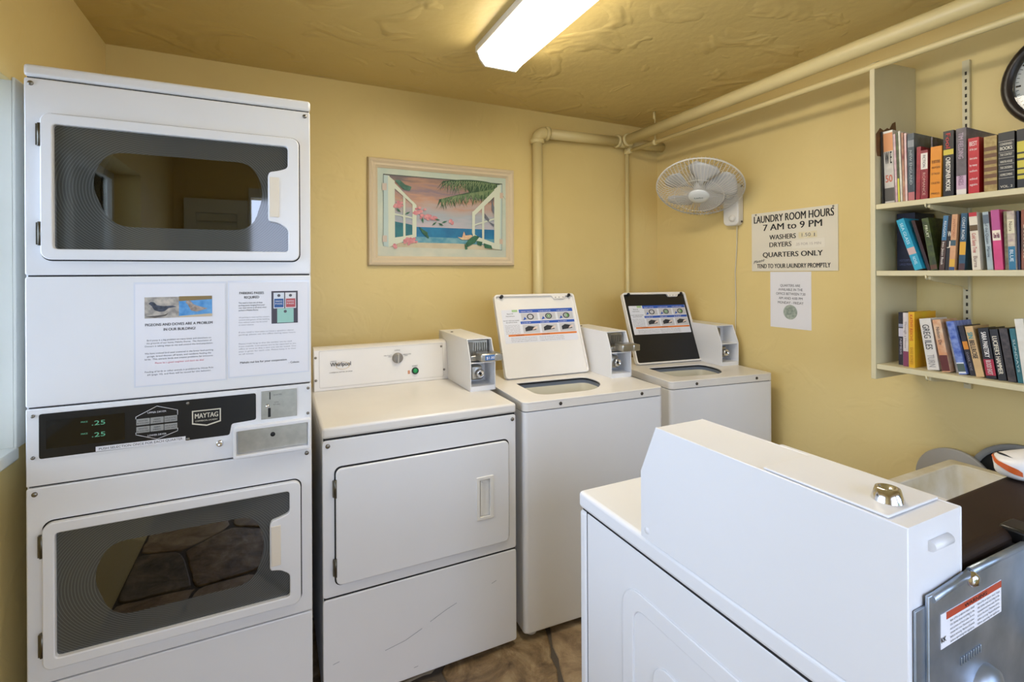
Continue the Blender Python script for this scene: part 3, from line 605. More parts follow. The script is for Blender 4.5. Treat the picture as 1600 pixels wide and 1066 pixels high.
    for i, s_ in enumerate(('1 SELECT WATER', '2 LOAD CLOTHES', '3 ADD DETERGENT')): tx(TW, s_, .25 + i * .255, .92, .005, .070, 'L', .01)
    for i, s_ in enumerate(('4 CLOSE LID', '5 INSERT COINS', '6 START')): tx(TW, s_, .25 + i * .255, .575, .005, .050, 'L', .01)
    tx(T, 'WARNING', .20, .212, .005, .045, b_=.02); tx(T, 'WARNING', .55, .212, .005, .045, b_=.02)
    T.build('label_text', INK, lb); TW.build('band_text', PAPER, lb)
    coin_box(t, w - .112, .235, ztop, price, not black_lid, dep=.40)
    for x in (w * .24, w * .83): MB().lathe([(0, -.004), (.0065, -.003), (.0075, 0)], (x, -.0015, zs + .017), 'y', 12).build('screw', mat('dark_screw', '#4a443c', .4, .8), t)
    for x in (.05, w - .05):
        for y_ in (.05, .60): MB().lathe([(.022, .0), (.024, .006), (.022, .014), (.010, .016), (.010, .032)], (x, y_, 0), 'z', 16).build('foot', PLASTIC, t)
    return t
washer((.876, 1.722, 0), R(-2.9), .680, .941, 'white top load washer with white inner lid raised beside the knob dryer', None, False, (.088, .548), (.33, .33))
washer((1.684, 1.777, 0), R(-7.0), .622, .931, 'white top load washer in the corner with black inner lid raised', None, True, (.078, .520), (.30, .33))

# ------------------------------------------------------------------ foreground dryer seen from behind its left end
bd = thing('rear_facing_dryer', 'large white coin dryer in the foreground, its back turned to the viewer', 'dryer', (1.345, .965, 0), math.pi)
BW = .708                                                      # local x grows towards world -x
MB().box(.004, BW - .004, .022, .660, .03, .900, bev=.003).build('body', ENAMEL, bd)
MB().plate(rrect(0, BW, .03, .901, .008, 3), [], 0, .021, XZ, bev=.004, seg=3).build('front_panel', ENAMEL, bd)
box('seam_backing', GAP, bd, .004, BW - .0055, .004, .655, .895, .91); box('seam_backing', GAP, bd, BW - .02, BW - .0048, .019, .0235, .03, .90)
MB().box(-.001, BW + .003, -.003, .665, .906, .944, bev=.009, seg=3).build('top', ENAMEL, bd)
SIDE = lambda u, v, w: (w, u, v)
MB().plate(rrect(.150, .600, .12, .822, .05, 6), [rrect(.185, .565, .155, .787, .03, 6)], BW - .005, BW - .001, SIDE, bev=.003, seg=3).build('pressed_rib', ENAMEL, bd)
MB().plate(rrect(.240, .510, .22, .722, .04, 6), [], BW - .005, BW - .001, SIDE, bev=.003, seg=3).build('pressed_panel', ENAMEL, bd)
cb = coin_box(bd, .594, .217, .944, None, False, w=.119, dep=.445)
MB().box(.598, .708, .478, .640, 1.1640, 1.1672, bev=.0012).build('access_plate', ENAMEL, cb)
MB().lathe([(.0175, .0), (.0165, .004), (.013, .015), (.009, .016), (.006, .012), (0, .012)], (.662, .616, 1.167), 'z', 24).build('cone_lock', CHROME, cb)
MB().tube([(.628, .663, 1.134), (.650, .663, 1.134), (.6695, .663, 1.134)], .0062, 12).build('rear_tab', ENAMEL, cb)
MB().lathe([(0, -.0015), (.006, -.001), (.007, .001)], (.7135, .235, .962), ((0, 1, 0), (0, 0, 1), (-1, 0, 0)), 14).build('screw', ENAMEL, cb)
# console of the same dryer: dark moulded shell, galvanised rear sheet with a warning label
cns = MB().plate(round_poly([(.558, .944), (.558, 1.084), (.572, 1.098), (.648, 1.096), (.6555, 1.088), (.6555, .944)], [.0, .01, .008, .006, .006, 0], 3), [], .012, .590, YZ, bev=.002).build('console', BROWN, bd)
box('rear_sheet', GALV, cns, .44, .684, .664, .668, .60, 1.083, bev=.0015)
MB().tube([(.444, .667, 1.083), (.588, .667, 1.086)], .0045, 8).build('sheet_fold', GALV, cns)
MB().tube([(.592, .667, 1.084), (.676, .667, 1.078)], .0045, 8).build('sheet_fold', GALV, cns)
box('side_bracket', GALV, cns, .676, .704, .6620, .6645, .60, 1.070, bev=.001)
MB().lathe([(.009, 0), (.009, .004), (.005, .008), (0, .008)], (.590, .668, 1.079), ((1, 0, 0), (0, 0, 1), (0, 1, 0)), 14).build('rivet', CHROME, cns)
lbx = MB().box(.5135, .660, .6682, .6688, 1.016, 1.056).build('warning_label', PAPER, cns)
box('warning_band', mat('warning_red', '#b5482f', .5), cns, .5140, .648, .6687, .6692, 1.0475, 1.0555)
lt = MB(); RU = (-1, 0, 0)
lt.text('WARNING', (.580, .6694, 1.0493), RU, (0, 0, 1), h=.0045, width=.055, bold=.02)
for i, s_ in enumerate(('Risk of fire or electric shock. Install', 'the clothes dryer according to the', 'instructions and local codes. Do not', 'remove this cover. Disconnect power', 'before servicing. Replace all panels', 'before operating the appliance.')):
    lt.text(s_, (.640, .6694, 1.0425 - i * .0048), RU, (0, 0, 1), h=.0027, width=.056, align='L'); lt.text(s_[::1], (.576, .6694, 1.0425 - i * .0048), RU, (0, 0, 1), h=.0027, width=.056, align='L')
lt.text('KK', (.655, .6694, 1.024), RU, (0, 0, 1), h=.006, width=.010, bold=.03)
lt.build('label_text', INK, cns)
box('power_clip', DARK, cns, .402, .444, .640, .672, 1.078, 1.100, bev=.005)
MB().lathe([(.085, 0), (.085, .020), (.075, .034), (.05, .040), (0, .040)], (.352, .664, 1.005), ((1, 0, 0), (0, 0, 1), (0, 1, 0)), 28).build('vent_cover', mat('vent_grey', '#aeb3b4', .5, .3), cns)
for i in range(9): MB().box(.566 + i * .0058, .5685 + i * .0058, .6675, .6695, .982 + i * .0, .992, bev=.0008).build('stamped_mark', GALV, cns)
MB().lathe([(.030, 0), (.028, .010), (.016, .016), (0, .017)], (.560, .668, .935), ((1, 0, 0), (0, 0, 1), (0, 1, 0)), 20).build('stamped_boss', GALV, cns)
for x in (.05, BW - .05):
    for y_ in (.05, .60): MB().lathe([(.022, .0), (.024, .006), (.022, .014), (.010, .016), (.010, .034)], (x, y_, 0), 'z', 16).build('foot', PLASTIC, bd)
# detergent bag lying on the console
bag = thing('detergent_pouch', 'white plastic pouch with an orange stripe on the dark dryer console', 'pouch', (1.176, .372, 1.0975), R(-14))
bb = MB(); bm = bb.bm; bmesh.ops.create_uvsphere(bm, u_segments=28, v_segments=16, radius=1)
for v in bm.verts:
    x, y_, z = v.co; sq = lambda a, p: math.copysign(abs(a) ** p, a)
    k = 1 + .05 * math.sin(5 * x + 3 * z) * math.cos(4 * y_)
    v.co = Vector((sq(x, .6) * .072 * k, sq(y_, .7) * .034 * k, max(-1, sq(z, .65)) * .0205 * (1 - .15 * x) + .0203))
for f in bm.faces: f.smooth = True
bb.build('pouch_body', mat('pouch_white', '#e6e2dc', .3, var=.08, vscale=30), bag)
def on_pouch(fx, fz, out=1.02):
    """point on the pouch's near end at fx (-1..1), height fraction fz (-1..1)"""
    y_ = -fx; z = fz; x = -math.sqrt(max(0, 1 - y_ * y_ - z * z)); sq = lambda a, p: math.copysign(abs(a) ** p, a)
    k = 1 + .05 * math.sin(5 * x + 3 * z) * math.cos(4 * y_)
    return (sq(x, .6) * .072 * k * out, sq(y_, .7) * .034 * k * out, sq(z, .65) * .0205 * (1 - .15 * x) * out + .0203)
def ribbon(pts, nm, m):
    r_ = MB(); bot = [r_.bm.verts.new(on_pouch(a, c)) for a, c, d in pts]; top = [r_.bm.verts.new(on_pouch(a, d)) for a, c, d in pts]
    for i in range(len(pts) - 1): r_.bm.faces.new((bot[i], bot[i + 1], top[i + 1], top[i])).smooth = True
    r_.build(nm, m, bag)
ribbon([(-.80 + .12 * i, .34 - .05 * i, .54 - .05 * i) for i in range(12)], 'orange_stripe', mat('pouch_orange', '#c8591d', .35))
ribbon([(-.62 + .1 * i, .62, .62 + .10 * math.sin(i / 7 * 3.14)) for i in range(8)], 'black_mark', INK)
ribbon([(-.78 + .06 * i, -.30 + .10 * math.sin(i), -.18 + .14 * math.sin(i * 1.7)) for i in range(7)], 'printed_scribble', INK)

# ------------------------------------------------------------------ laundry sink beside the foreground dryer
sk = thing('laundry_sink', 'stained white plastic laundry sink against the right wall', 'sink', (0, 0, 0))
SKM = mat('stained_sink_plastic', '#dcd6c8', .45, col2='#c3b48f', vscale=7)
sx0, sx1, sy0, sy1, zr = 1.62, 2.225, .40, .932, .762
s_ = MB()
oi = [(sx0 + .035, sy0 + .035), (sx1 - .035, sy0 + .035), (sx1 - .035, sy1 - .035), (sx0 + .035, sy1 - .035)]
s_.plate(rrect(sx0, sx1, sy0, sy1, .015, 4), [round_poly(oi, .03, 4)], zr - .03, zr, XY, bev=.004, seg=2)
top = round_poly(oi, .03, 4); bot = round_poly([(sx0 + .09, sy0 + .09), (sx1 - .09, sy0 + .09), (sx1 - .09, sy1 - .09), (sx0 + .09, sy1 - .09)], .05, 4)
tv = [s_.bm.verts.new((p[0], p[1], zr - .006)) for p in top]; bv = [s_.bm.verts.new((p[0], p[1], zr - .33)) for p in bot]
for i in range(len(tv)):
    j = (i + 1) % len(tv); s_.bm.faces.new((tv[i], tv[j], bv[j], bv[i])).smooth = True
s_.bm.faces.new(bv); s_.build('basin', SKM, sk)
for x in (sx0 + .018, sx1 - .018):
    for y_ in (sy0 + .018, sy1 - .018): MB().tube([(x, y_, 0), (x, y_, zr - .028)], .013, 10).build('leg', SKM, sk)
box('rear_ledge', SKM, sk, sx1 + .002, XR - .004, sy0, 1.12, .500, .520, bev=.004)
box('apron', SKM, sk, sx1 - .006, sx1 + .006, sy0 + .01, sy1 - .01, .49, zr - .02)
# round lids leaning on the wall behind the sink
GREYL = mat('grey_lid_plastic', '#9c968a', .45, var=.06)
def lid(label, y_, r, dark, lean, x):
    o = thing('round_lid', label, 'lid', (x, y_, .520), 0, 'round lids behind the sink')
    M = Matrix.Rotation(lean, 4, 'Y') @ Matrix.Translation((0, 0, r))
    MB().lathe([(0, .006), (r * .95, .006), (r, .003), (r, -.010), (r * .985, -.012)] + ([(r * .87, -.012), (r * .87, -.004), (0, -.004)] if dark else [(r * .95, -.013), (0, -.016)]), (0, 0, 0), 'x', 44).xf(M).build('disc', GREYL if not dark else mat('darker_grey_lid', '#85847f', .45), o)
    if dark: MB().lathe([(0, -.006), (r * .865, -.0055), (r * .868, -.004)], (0, 0, 0), 'x', 44).xf(M).build('black_centre', mat('matt_black', '#161614', .6), o)
    return o
lid('plain grey round lid leaning on the wall behind the sink', .972, .122, False, R(5), 2.340)
lid('grey ringed round lid with black centre behind the white pouch', .785, .155, True, R(2.5), 2.376)

# ------------------------------------------------------------------ painted pipes
def bend(c, r, a0, a1, mp, n=7): return [mp(c[0] + r * math.cos(R(a0 + (a1 - a0) * i / n)), c[1] + r * math.sin(R(a0 + (a1 - a0) * i / n))) for i in range(n + 1)]
pp = thing('drain_pipe', 'thick cream painted pipe along the back wall and under the ceiling', 'pipe', (1.425, 2.60, 0))
PR = .031
px, pz, ptx = 0, 2.295, 2.065 - 1.425
MB().tube([(px, 0, -.006), (px, 0, pz - .06)], PR, 18).build('vertical_run', PIPE, pp)
MB().tube(bend((px + .055, pz - .055), .055, 180, 90, lambda a, b_: (a, 0, b_)), PR + .006, 18).build('elbow', PIPE, pp)
MB().lathe([(PR, -.012), (PR + .012, -.010), (PR + .012, .012), (PR, .014)], (px, 0, pz - .055), 'z', 20).build('collar', PIPE, pp)
MB().lathe([(PR, -.012), (PR + .011, -.010), (PR + .011, .010), (PR, .012)], (px + .065, 0, pz), 'x', 20).build('collar', PIPE, pp)
MB().tube([(px + .055, 0, pz), (ptx - .02, 0, pz + .012)], PR, 18).build('horizontal_run', PIPE, pp)
MB().tube([(ptx - .045, 0, pz + .012), (ptx + .045, 0, pz + .012)], PR + .006, 18).build('tee', PIPE, pp)
for x in (ptx - .045, ptx + .045): MB().lathe([(PR, -.008), (PR + .011, -.007), (PR + .011, .007), (PR, .008)], (x, 0, pz + .012), 'x', 20).build('collar', PIPE, pp)
MB().lathe([(PR, -.008), (PR + .011, -.007), (PR + .011, .007), (PR, .008)], (ptx, -.055, pz + .014), 'y', 20).build('collar', PIPE, pp)
MB().tube([(ptx + .04, 0, pz + .012), (XR - 1.425 - .002, 0, pz + .012)], PR, 18).build('wall_stub', PIPE, pp)
MB().tube([(ptx, 0, pz + .014), (ptx + .015, -1.4, 2.330), (ptx + .02, -3.2, 2.334)], PR + .002, 18).build('ceiling_run', PIPE, pp)
cp = thing('water_pipe', 'thin cream painted water pipe running beside the thick pipe', 'pipe', (2.112, 2.618, 0))
MB().tube([(0, 0, -.006), (0, 0, 2.256)], .0135, 14).build('vertical_run', PIPE, cp)
MB().tube([(0, -.020, 2.252), (0, -3.2, 2.246)], .0125, 14).build('ceiling_run', PIPE, cp)
MB().tube([(0, 0, 2.235), (0, 0, 2.268)], .018, 14).tube([(0, .01, 2.252), (0, -.05, 2.252)], .018, 14).build('elbow', PIPE, cp)
MB().tube([(0, -.269, 2.255), (0, -.269, ZC)], .0035, 8).build('hanger_rod', PIPE, cp)
MB().lathe([(.0125, -.010), (.018, -.009), (.018, .009), (.0125, .010)], (0, -.269, 2.2515), 'y', 16).build('hanger_ring', PIPE, cp)
MB().tube([(0, -.262, ZC - .045), (0, -.262, ZC - .001)], .007, 8).build('hanger_turnbuckle', PIPE, cp)

# ------------------------------------------------------------------ framed beach print on the back wall
pc = thing('framed_picture', 'cream framed print of open shutters looking onto a beach', 'picture', (.4365, YB - .002, 1.492))
PW, PH = .848, .570; FRM = mat('picture_frame_cream', '#dccbae', .4)
def frame_side(pts_out, pts_in, nm):
    """mitred moulding with a stepped profile"""
    steps = [(0, -.006), (.12, -.022), (.35, -.026), (.55, -.018), (.75, -.020), (1, -.008)]
    f_ = MB(); (a, b_), (c, d) = pts_out, pts_in; rows = []
    for t_, w_ in steps: rows.append([f_.bm.verts.new((p[0] + (q_[0] - p[0]) * t_, w_, p[1] + (q_[1] - p[1]) * t_)) for p, q_ in ((a, c), (b_, d))])
    rows = [[f_.bm.verts.new((p[0], 0, p[1])) for p in (a, b_)]] + rows + [[f_.bm.verts.new((p[0], 0, p[1])) for p in (c, d)]]
    for r0, r1 in zip(rows, rows[1:]): f_.bm.faces.new((r0[0], r0[1], r1[1], r1[0]))
    f_.bm.faces.new([r_[0] for r_ in rows]); f_.bm.faces.new([r_[1] for r_ in rows][::-1]); f_.build(nm, FRM, pc)
m_ = .052; O4 = [(0, 0), (PW, 0), (PW, PH), (0, PH)]; I4 = [(m_, m_), (PW - m_, m_), (PW - m_, PH - m_), (m_, PH - m_)]
for i in range(4): frame_side((O4[i], O4[(i + 1) % 4]), (I4[i], I4[(i + 1) % 4]), 'frame_moulding')
iw, ih = PW - 2 * m_, PH - 2 * m_
MB().plate([(m_ - .004, m_ - .004), (PW - m_ + .004, m_ - .004), (PW - m_ + .004, PH - m_ + .004), (m_ - .004, PH - m_ + .004)], [], -.006, -.001, XZ).build('print_border', mat('print_border', '#cfd5c4', .5, col2='#bccbbf', vscale=9), pc)
def pv(x, y_):                                                  # print coordinates -> picture
    tp = 155 + .0928 * (x - 172); bt = 910 + .009 * (x - 172)
    return (m_ + iw * (x - 172) / 1078, PH - m_ - ih * (y_ - tp) / (bt - tp))
_lay = [-.0061]
def art(nm, polys, col, col2=None, vs=30, rnd=0):
    _lay[0] -= .00006; b_ = MB()
    for pl in polys:
        q_ = [pv(*p) for p in pl]; q_ = round_poly(q_, rnd, 2) if rnd else q_
        _lay[0] -= .000012; b_.plate(q_, [], _lay[0], _lay[0], XZ)
    o_ = b_.build('picture_' + nm, mat('print_' + nm, col, .55, col2=col2, vscale=vs), pc, norm=False); o_['kind'] = 'stuff' if len(polys) > 1 else 'part'
    if len(polys) == 1: del o_['kind']
    return o_
def skymat():
    m = bpy.data.materials.new('print_sky'); m.use_nodes = True; t = m.node_tree; p = t.nodes['Principled BSDF']; p.inputs['Roughness'].default_value = .55
    tc = t.nodes.new('ShaderNodeTexCoord'); mp = t.nodes.new('ShaderNodeMapping'); mp.inputs['Scale'].default_value = (3, 1, 14); mp.inputs['Rotation'].default_value = (0, R(14), 0)
    n = t.nodes.new('ShaderNodeTexNoise'); n.inputs['Scale'].default_value = 2.2; n.inputs['Detail'].default_value = 5
    se = t.nodes.new('ShaderNodeSeparateXYZ'); ma = t.nodes.new('ShaderNodeMath'); ma.operation = 'MULTIPLY_ADD'; ma.inputs[1].default_value = .16
    mr = t.nodes.new('ShaderNodeMapRange'); mr.inputs[1].default_value = .27; mr.inputs[2].default_value = .57
    r = t.nodes.new('ShaderNodeValToRGB'); e = r.color_ramp.elements; e[0].color = lin('#c9bcc6'); e[1].color = lin('#6f6468')
    for ps_, c_ in ((.25, '#a9b2bd'), (.42, '#b7a9a8'), (.58, '#c2967f'), (.72, '#8b7a86'), (.86, '#b58b76')): x_ = e.new(ps_); x_.color = lin(c_)
    t.links.new(tc.outputs['Object'], mp.inputs[0]); t.links.new(mp.outputs[0], n.inputs['Vector']); t.links.new(tc.outputs['Object'], se.inputs[0]); t.links.new(n.outputs[0], ma.inputs[0]); t.links.new(se.outputs['Z'], ma.inputs[2]); t.links.new(ma.outputs[0], mr.inputs[0]); t.links.new(mr.outputs[0], r.inputs[0]); t.links.new(r.outputs[0], p.inputs['Base Color'])
    return m
art('dark_edge', [[(215, 208), (1218, 298), (1212, 862), (213, 825)]], '#3c4a44')
_M['print_sky'] = skymat()
art('sky', [[(225, 216), (1212, 304), (1205, 690), (222, 655)]], '#b7a9a8')
art('sea', [[(222, 650), (1208, 690), (1206, 800), (222, 775)]], '#2384b4', '#1b6a9c', 12)
art('shallows', [[(222, 735), (700, 752), (1206, 770), (1206, 830), (222, 830)]], '#7fb0be', '#4f94b0', 25)
art('sand', [[(222, 795), (480, 795), (800, 803), (1206, 822), (1204, 858), (222, 838)]], '#d3c9b0', '#c4b89c', 14)
art('sill', [[(172, 828), (1250, 862), (1250, 920), (172, 910)]], '#d3d2c2', '#c2c9bd', 10)
def frond(p0, p1, p2, n_, ln0, ln1, dirs, w_):
    out = []
    for k in range(n_):
        t_ = k / (n_ - 1); x = p0[0] * (1 - t_) ** 2 + 2 * p1[0] * t_ * (1 - t_) + p2[0] * t_ * t_; y_ = p0[1] * (1 - t_) ** 2 + 2 * p1[1] * t_ * (1 - t_) + p2[1] * t_ * t_
        if x > 1150: continue
        for a in dirs:
            a = R(a + random.uniform(-14, 14)); l_ = random.uniform(ln0, ln1) * 1.7 * (1 - .35 * t_)
            out.append([(x - w_, y_), (x + w_, y_), (x + l_ * math.cos(a), y_ + l_ * math.sin(a))])
    return out
art('palm_shade', [[(905, 275), (1205, 304), (1060, 430), (985, 420), (930, 380), (880, 320)]], '#2f4a33', '#48633f', 30)
art('palm_dark', frond((1195, 315), (1000, 240), (700, 268), 34, 70, 130, (60, 105, 140), 6) + frond((1180, 330), (960, 350), (665, 425), 40, 60, 100, (75, 110), 6), '#3f5f3f', '#2f4c35', 30)
art('palm_leaf', frond((1195, 312), (1010, 262), (720, 275), 26, 60, 110, (85, 125), 4) + frond((1150, 345), (960, 365), (680, 420), 44, 45, 85, (90, 100), 4), '#8a9c72', '#64815a', 30)
art('left_leaves', [[(300, 262), (345, 262), (380, 300), (435, 320), (420, 355), (370, 345), (330, 300)]], '#4e7f6e', '#33604f', 40, .006)
def flower(cx, cy, r_, n_=9, sp=1.0):
    out = []
    for k in range(n_):
        a = random.uniform(0, 6.28); d = random.uniform(0, r_) * sp; x, y_ = cx + d * math.cos(a) * 1.3, cy + d * math.sin(a) * .8; s_ = random.uniform(10, 20)
        out.append([(x + s_ * math.cos(t_ + a), y_ + s_ * .8 * math.sin(t_ + a)) for t_ in (0, 1.2, 2.5, 3.8, 5.1)])
    return out
shut = '#d5dccb'
art('left_post', [[(218, 218), (262, 225), (258, 835), (214, 825)]], '#bcd0d0')
art('left_shutter', [[(250, 222), (302, 270), (302, 750), (252, 835)], [(302, 290), (472, 478), (472, 500), (302, 335)], [(302, 745), (470, 690), (470, 745), (252, 835)], [(440, 440), (472, 475), (470, 745), (438, 750)], [(366, 395), (384, 415), (384, 745), (366, 750)], [(302, 545), (440, 580), (440, 592), (302, 560)]], shut)
art('left_pane_sea', [[(302, 615), (366, 630), (366, 742), (302, 752)], [(384, 632), (438, 645), (438, 728), (384, 738)]], '#2f7d86', '#266b7c', 30)
art('right_post', [[(1168, 310), (1212, 306), (1206, 858), (1160, 852)]], '#bed0cc')
art('right_shutter', [[(1140, 345), (1200, 305), (1190, 855), (1138, 850)], [(940, 540), (1150, 345), (1150, 400), (962, 565)], [(940, 535), (966, 520), (962, 740), (938, 712)], [(1028, 490), (1048, 475), (1046, 775), (1028, 765)], [(938, 712), (1000, 750), (1140, 800), (1138, 850), (960, 775)], [(962, 640), (1138, 590), (1138, 602), (962, 652)]], shut)
art('right_pane_dark', [[(1115, 430), (1140, 500), (1138, 560), (1118, 520)], [(1050, 545), (1095, 600), (1085, 620), (1050, 585)], [(1090, 620), (1138, 640), (1136, 665)]], '#6d7280')
art('flowers', flower(335, 470, 34, 12) + flower(500, 530, 40, 12) + flower(555, 575, 38, 12) + flower(620, 590, 30, 9) + flower(755, 618, 26, 5) + flower(420, 785, 45, 18) + flower(300, 825, 28, 6), '#e0a0a2', '#cb7a88', 60)
lv = []
for x, y_, a in ((330, 520, .8), (400, 545, -.5), (520, 605, 1.4), (615, 635, -.7), (670, 640, .5), (700, 620, -.3), (540, 715, .8), (560, 740, 1.1), (640, 600, .2)):
    lv.append([(x + 26 * math.cos(a), y_ + 26 * math.sin(a)), (x - 8 * math.sin(a), y_ + 8 * math.cos(a)), (x - 26 * math.cos(a), y_ - 26 * math.sin(a)), (x + 8 * math.sin(a), y_ - 8 * math.cos(a))])
lv += [[(905, 770), (960, 735), (1005, 745), (960, 800), (890, 835), (880, 805)], [(980, 780), (1030, 790), (1020, 825), (985, 815)], [(1040, 800), (1110, 820), (1120, 850), (1050, 840)], [(870, 800), (900, 850), (878, 855)], [(490, 660), (560, 710), (565, 760), (520, 715)]]
art('foliage', lv, '#3f7a5d', '#2a5b45', 40)
art('lily', [[(812, 748), (850, 752), (866, 700), (880, 735), (930, 730), (945, 740), (905, 770), (850, 772)]], '#e3cfa6', '#dba58c', 50)
art('hinge_left', [[(206, 290), (240, 290), (240, 350), (206, 350)], [(206, 735), (240, 735), (240, 790), (206, 790)]], '#cfc0b4')
art('hinge_right', [[(1192, 375), (1222, 378), (1222, 425), (1192, 422)], [(1186, 765), (1216, 768), (1216, 810), (1186, 806)]], '#cfb9a6')

# ------------------------------------------------------------------ signs on the right wall
def WS(x): return (XR - x)                                      # standoff from the right wall
UW, VW = (0, -1, 0), (0, 0, 1)
def wallp(u, v, w): return (XR - w, u, v)
SIGN = mat('cream_sign_board', '#e6dfcd', .5, var=.03)
sg = thing('hours_sign', 'large cream sign giving laundry room hours on the right wall', 'sign', (0, 0, 0))
MB().plate([(1.8945, 1.454), (1.4275, 1.454), (1.4275, 1.769), (1.8945, 1.771)], [], .0008, .0045, wallp).build('board', SIGN, sg)
BLK = mat('black_print', '#141414', .6); x_ = XR - .005
l_ = MB(); Y = lambda a, b_: (x_, (a + b_) / 2, 0)
def sline(mb, s_, ya, yb, z, h, bold): mb.text(s_, (x_, (ya + yb) / 2, z), UW, VW, h=h, width=abs(ya - yb), bold=bold)
sline(l_, 'LAUNDRY ROOM HOURS', 1.879, 1.446, 1.717, .040, .028)
sline(l_, '7 AM to 9 PM', 1.822, 1.503, 1.672, .035, .03)
sline(l_, 'WASHERS', 1.785, 1.637, 1.622, .026, .03); sline(l_, 'DRYERS', 1.785, 1.661, 1.582, .026, .03)
sline(l_, 'QUARTERS ONLY', 1.825, 1.500, 1.529, .027, .04); sline(l_, 'TEND TO YOUR LAUNDRY PROMPTLY', 1.862, 1.463, 1.470, .024, .03)
sh = Vector((0, -1, .22)).normalized()
l_.text('Please', (x_, 1.850, 1.501), tuple(sh), (0, -.25, .95), h=.018, width=.066, bold=.01)
l_.build('lettering', BLK, sg)
MB().plate([(1.622, 1.618), (1.528, 1.621), (1.528, 1.652), (1.622, 1.650)], [], .0045, .0052, wallp).build('price_sticker', mat('sticker_yellowed', '#e0d3a8', .5, col2='#e7dfc6', vscale=30), sg)
MB().plate([(1.657, 1.569), (1.489, 1.570), (1.489, 1.614), (1.657, 1.610)], [], .0045, .0052, wallp).build('price_sticker', mat('sticker_cream', '#e9e3d4', .5), sg)
l_ = MB(); l_.text('1.50', (XR - .0056, 1.582, 1.627), UW, VW, h=.018, width=.046).text('1', (XR - .0056, 1.540, 1.625), UW, VW, h=.018, width=.004); l_.build('sticker_lettering', GREYINK, sg)
MB().text('.25 FOR 15 MIN', (XR - .0056, 1.573, 1.584), UW, VW, h=.013, width=.130).build('sticker_lettering', mat('faded_ink', '#b3a9a0', .6), sg)
for a, z in ((1.867, 1.764), (1.449, 1.762)): MB().lathe([(0, .003), (.0045, .002), (.005, 0)], (XR - .0045, a, z), ((0, 1, 0), (0, 0, 1), (-1, 0, 0)), 10).build('nail', SCREWM, sg)
nt2 = thing('quarters_notice', 'small white quarters notice with a coin picture below the hours sign', 'notice', (0, 0, 0))
MB().plate([(1.784, 1.157), (1.560, 1.157), (1.560, 1.450), (1.784, 1.450)], [], .0006, .0016, wallp).build('sheet', PAPER, nt2)
l_ = MB()
for s_, a, b_, z in (('QUARTERS ARE', 1.726, 1.617, 1.372), ('AVAILABLE IN THE', 1.737, 1.604, 1.351), ('OFFICE BETWEEN 7:30', 1.750, 1.590, 1.329), ('AM AND 4:00 PM', 1.735, 1.605, 1.306), ('MONDAY - FRIDAY', 1.740, 1.600, 1.283)):
    l_.text(s_, (XR - .0019, (a + b_) / 2, z), UW, VW, h=.0135, width=a - b_, bold=.015)
l_.build('lettering', GREYINK, nt2)
MB().plate(circle(1.671, 1.241, .038, 32), [], .0016, .0019, wallp).build('coin_print', mat('coin_print', '#b9c2b6', .4, col2='#8f9b90', vscale=70), nt2)
MB().plate(round_poly([(1.655, 1.228), (1.690, 1.226), (1.692, 1.250), (1.678, 1.268), (1.662, 1.264), (1.652, 1.246)], .006, 3), [], .0019, .0021, wallp).build('coin_portrait', mat('coin_portrait', '#a3aea2', .4, col2='#87938a', vscale=90), nt2)

# ------------------------------------------------------------------ wall fan
FANW = mat('fan_white_plastic', '#dcd9d2', .4); FANB = mat('fan_blade', '#cfcfcf', .25)
fn = thing('wall_fan', 'white oscillating wall fan with round wire cage tilted down', 'fan', (XR, 2.0, 1.84))
MB().plate(rrect(-.052, .052, -.125, .115, .03, 6), [], -.001, -.048, lambda u, v, w: (w, u, v), bev=.008, seg=3).build('wall_mount', FANW, fn)
MB().lathe([(.018, 0), (.018, .012), (.012, .016), (0, .016)], (-.048, -.018, -.085), ((0, 1, 0), (0, 0, 1), (-1, 0, 0)), 16).build('speed_knob', FANW, fn)
for z in (.095, -.105): MB().lathe([(0, .004), (.006, .003), (.006, 0)], (-.020, -.0525, z), ((1, 0, 0), (0, 0, 1), (0, -1, 0)), 10).build('screw', mat('dark_screw', '#4a443c'), fn)
FC = Vector((2.155, 2.040, 1.925)) - Vector((XR, 2.0, 1.84)); FN = Vector((-.43, -.325, -.84)).normalized()
FA = FN.cross(Vector((0, 0, 1))).normalized(); FB = FA.cross(FN).normalized(); AX = (tuple(FA), tuple(FB), tuple(FN))
def fp(r_, a, h): return FC + (FA * math.cos(a) + FB * math.sin(a)) * r_ + FN * h
MB().tube([(-.040, 0, .045), (-.075, .005, .065), FC - FN * .13 + Vector((.03, 0, -.02)), FC - FN * .10], [.030, .028, .030, .034], 14).build('arm', FANW, fn)
MB().lathe([(0, -.165), (.035, -.16), (.055, -.14), (.062, -.10), (.062, -.06), (.045, -.045), (0, -.045)], FC, AX, 24).build('motor_housing', FANW, fn)
vt = MB()
for k in range(9):
    a = R(62 + k * 7); vt.tube([fp(.0635, a, -.13), fp(.0635, a, -.075)], .002, 4)
vt.build('motor_slots', DARK, fn)
RC = .232
cg = MB(); NW = 66
for k in range(NW):
    a = 2 * math.pi * k / NW
    cg.tube([fp(.050, a + .10, .062), fp(.13, a + .05, .060), fp(.195, a, .040), fp(RC, a, .004)], .0019, 3, caps=False)
    cg.tube([fp(.050, a, -.058), fp(.14, a, -.062), fp(.20, a, -.045), fp(RC, a, -.004)], .0016, 3, caps=False)
for r_, h_ in ((.13, .061), (.13, -.061)): cg.tube([fp(r_, 2 * math.pi * i / 40, h_) for i in range(40)], .0016, 4, closed=True)
cg.build('cage_wires', FANW, fn)
MB().tube([fp(RC, 2 * math.pi * i / 56, 0) for i in range(56)], .0042, 8, closed=True).build('cage_rim', FANW, fn)
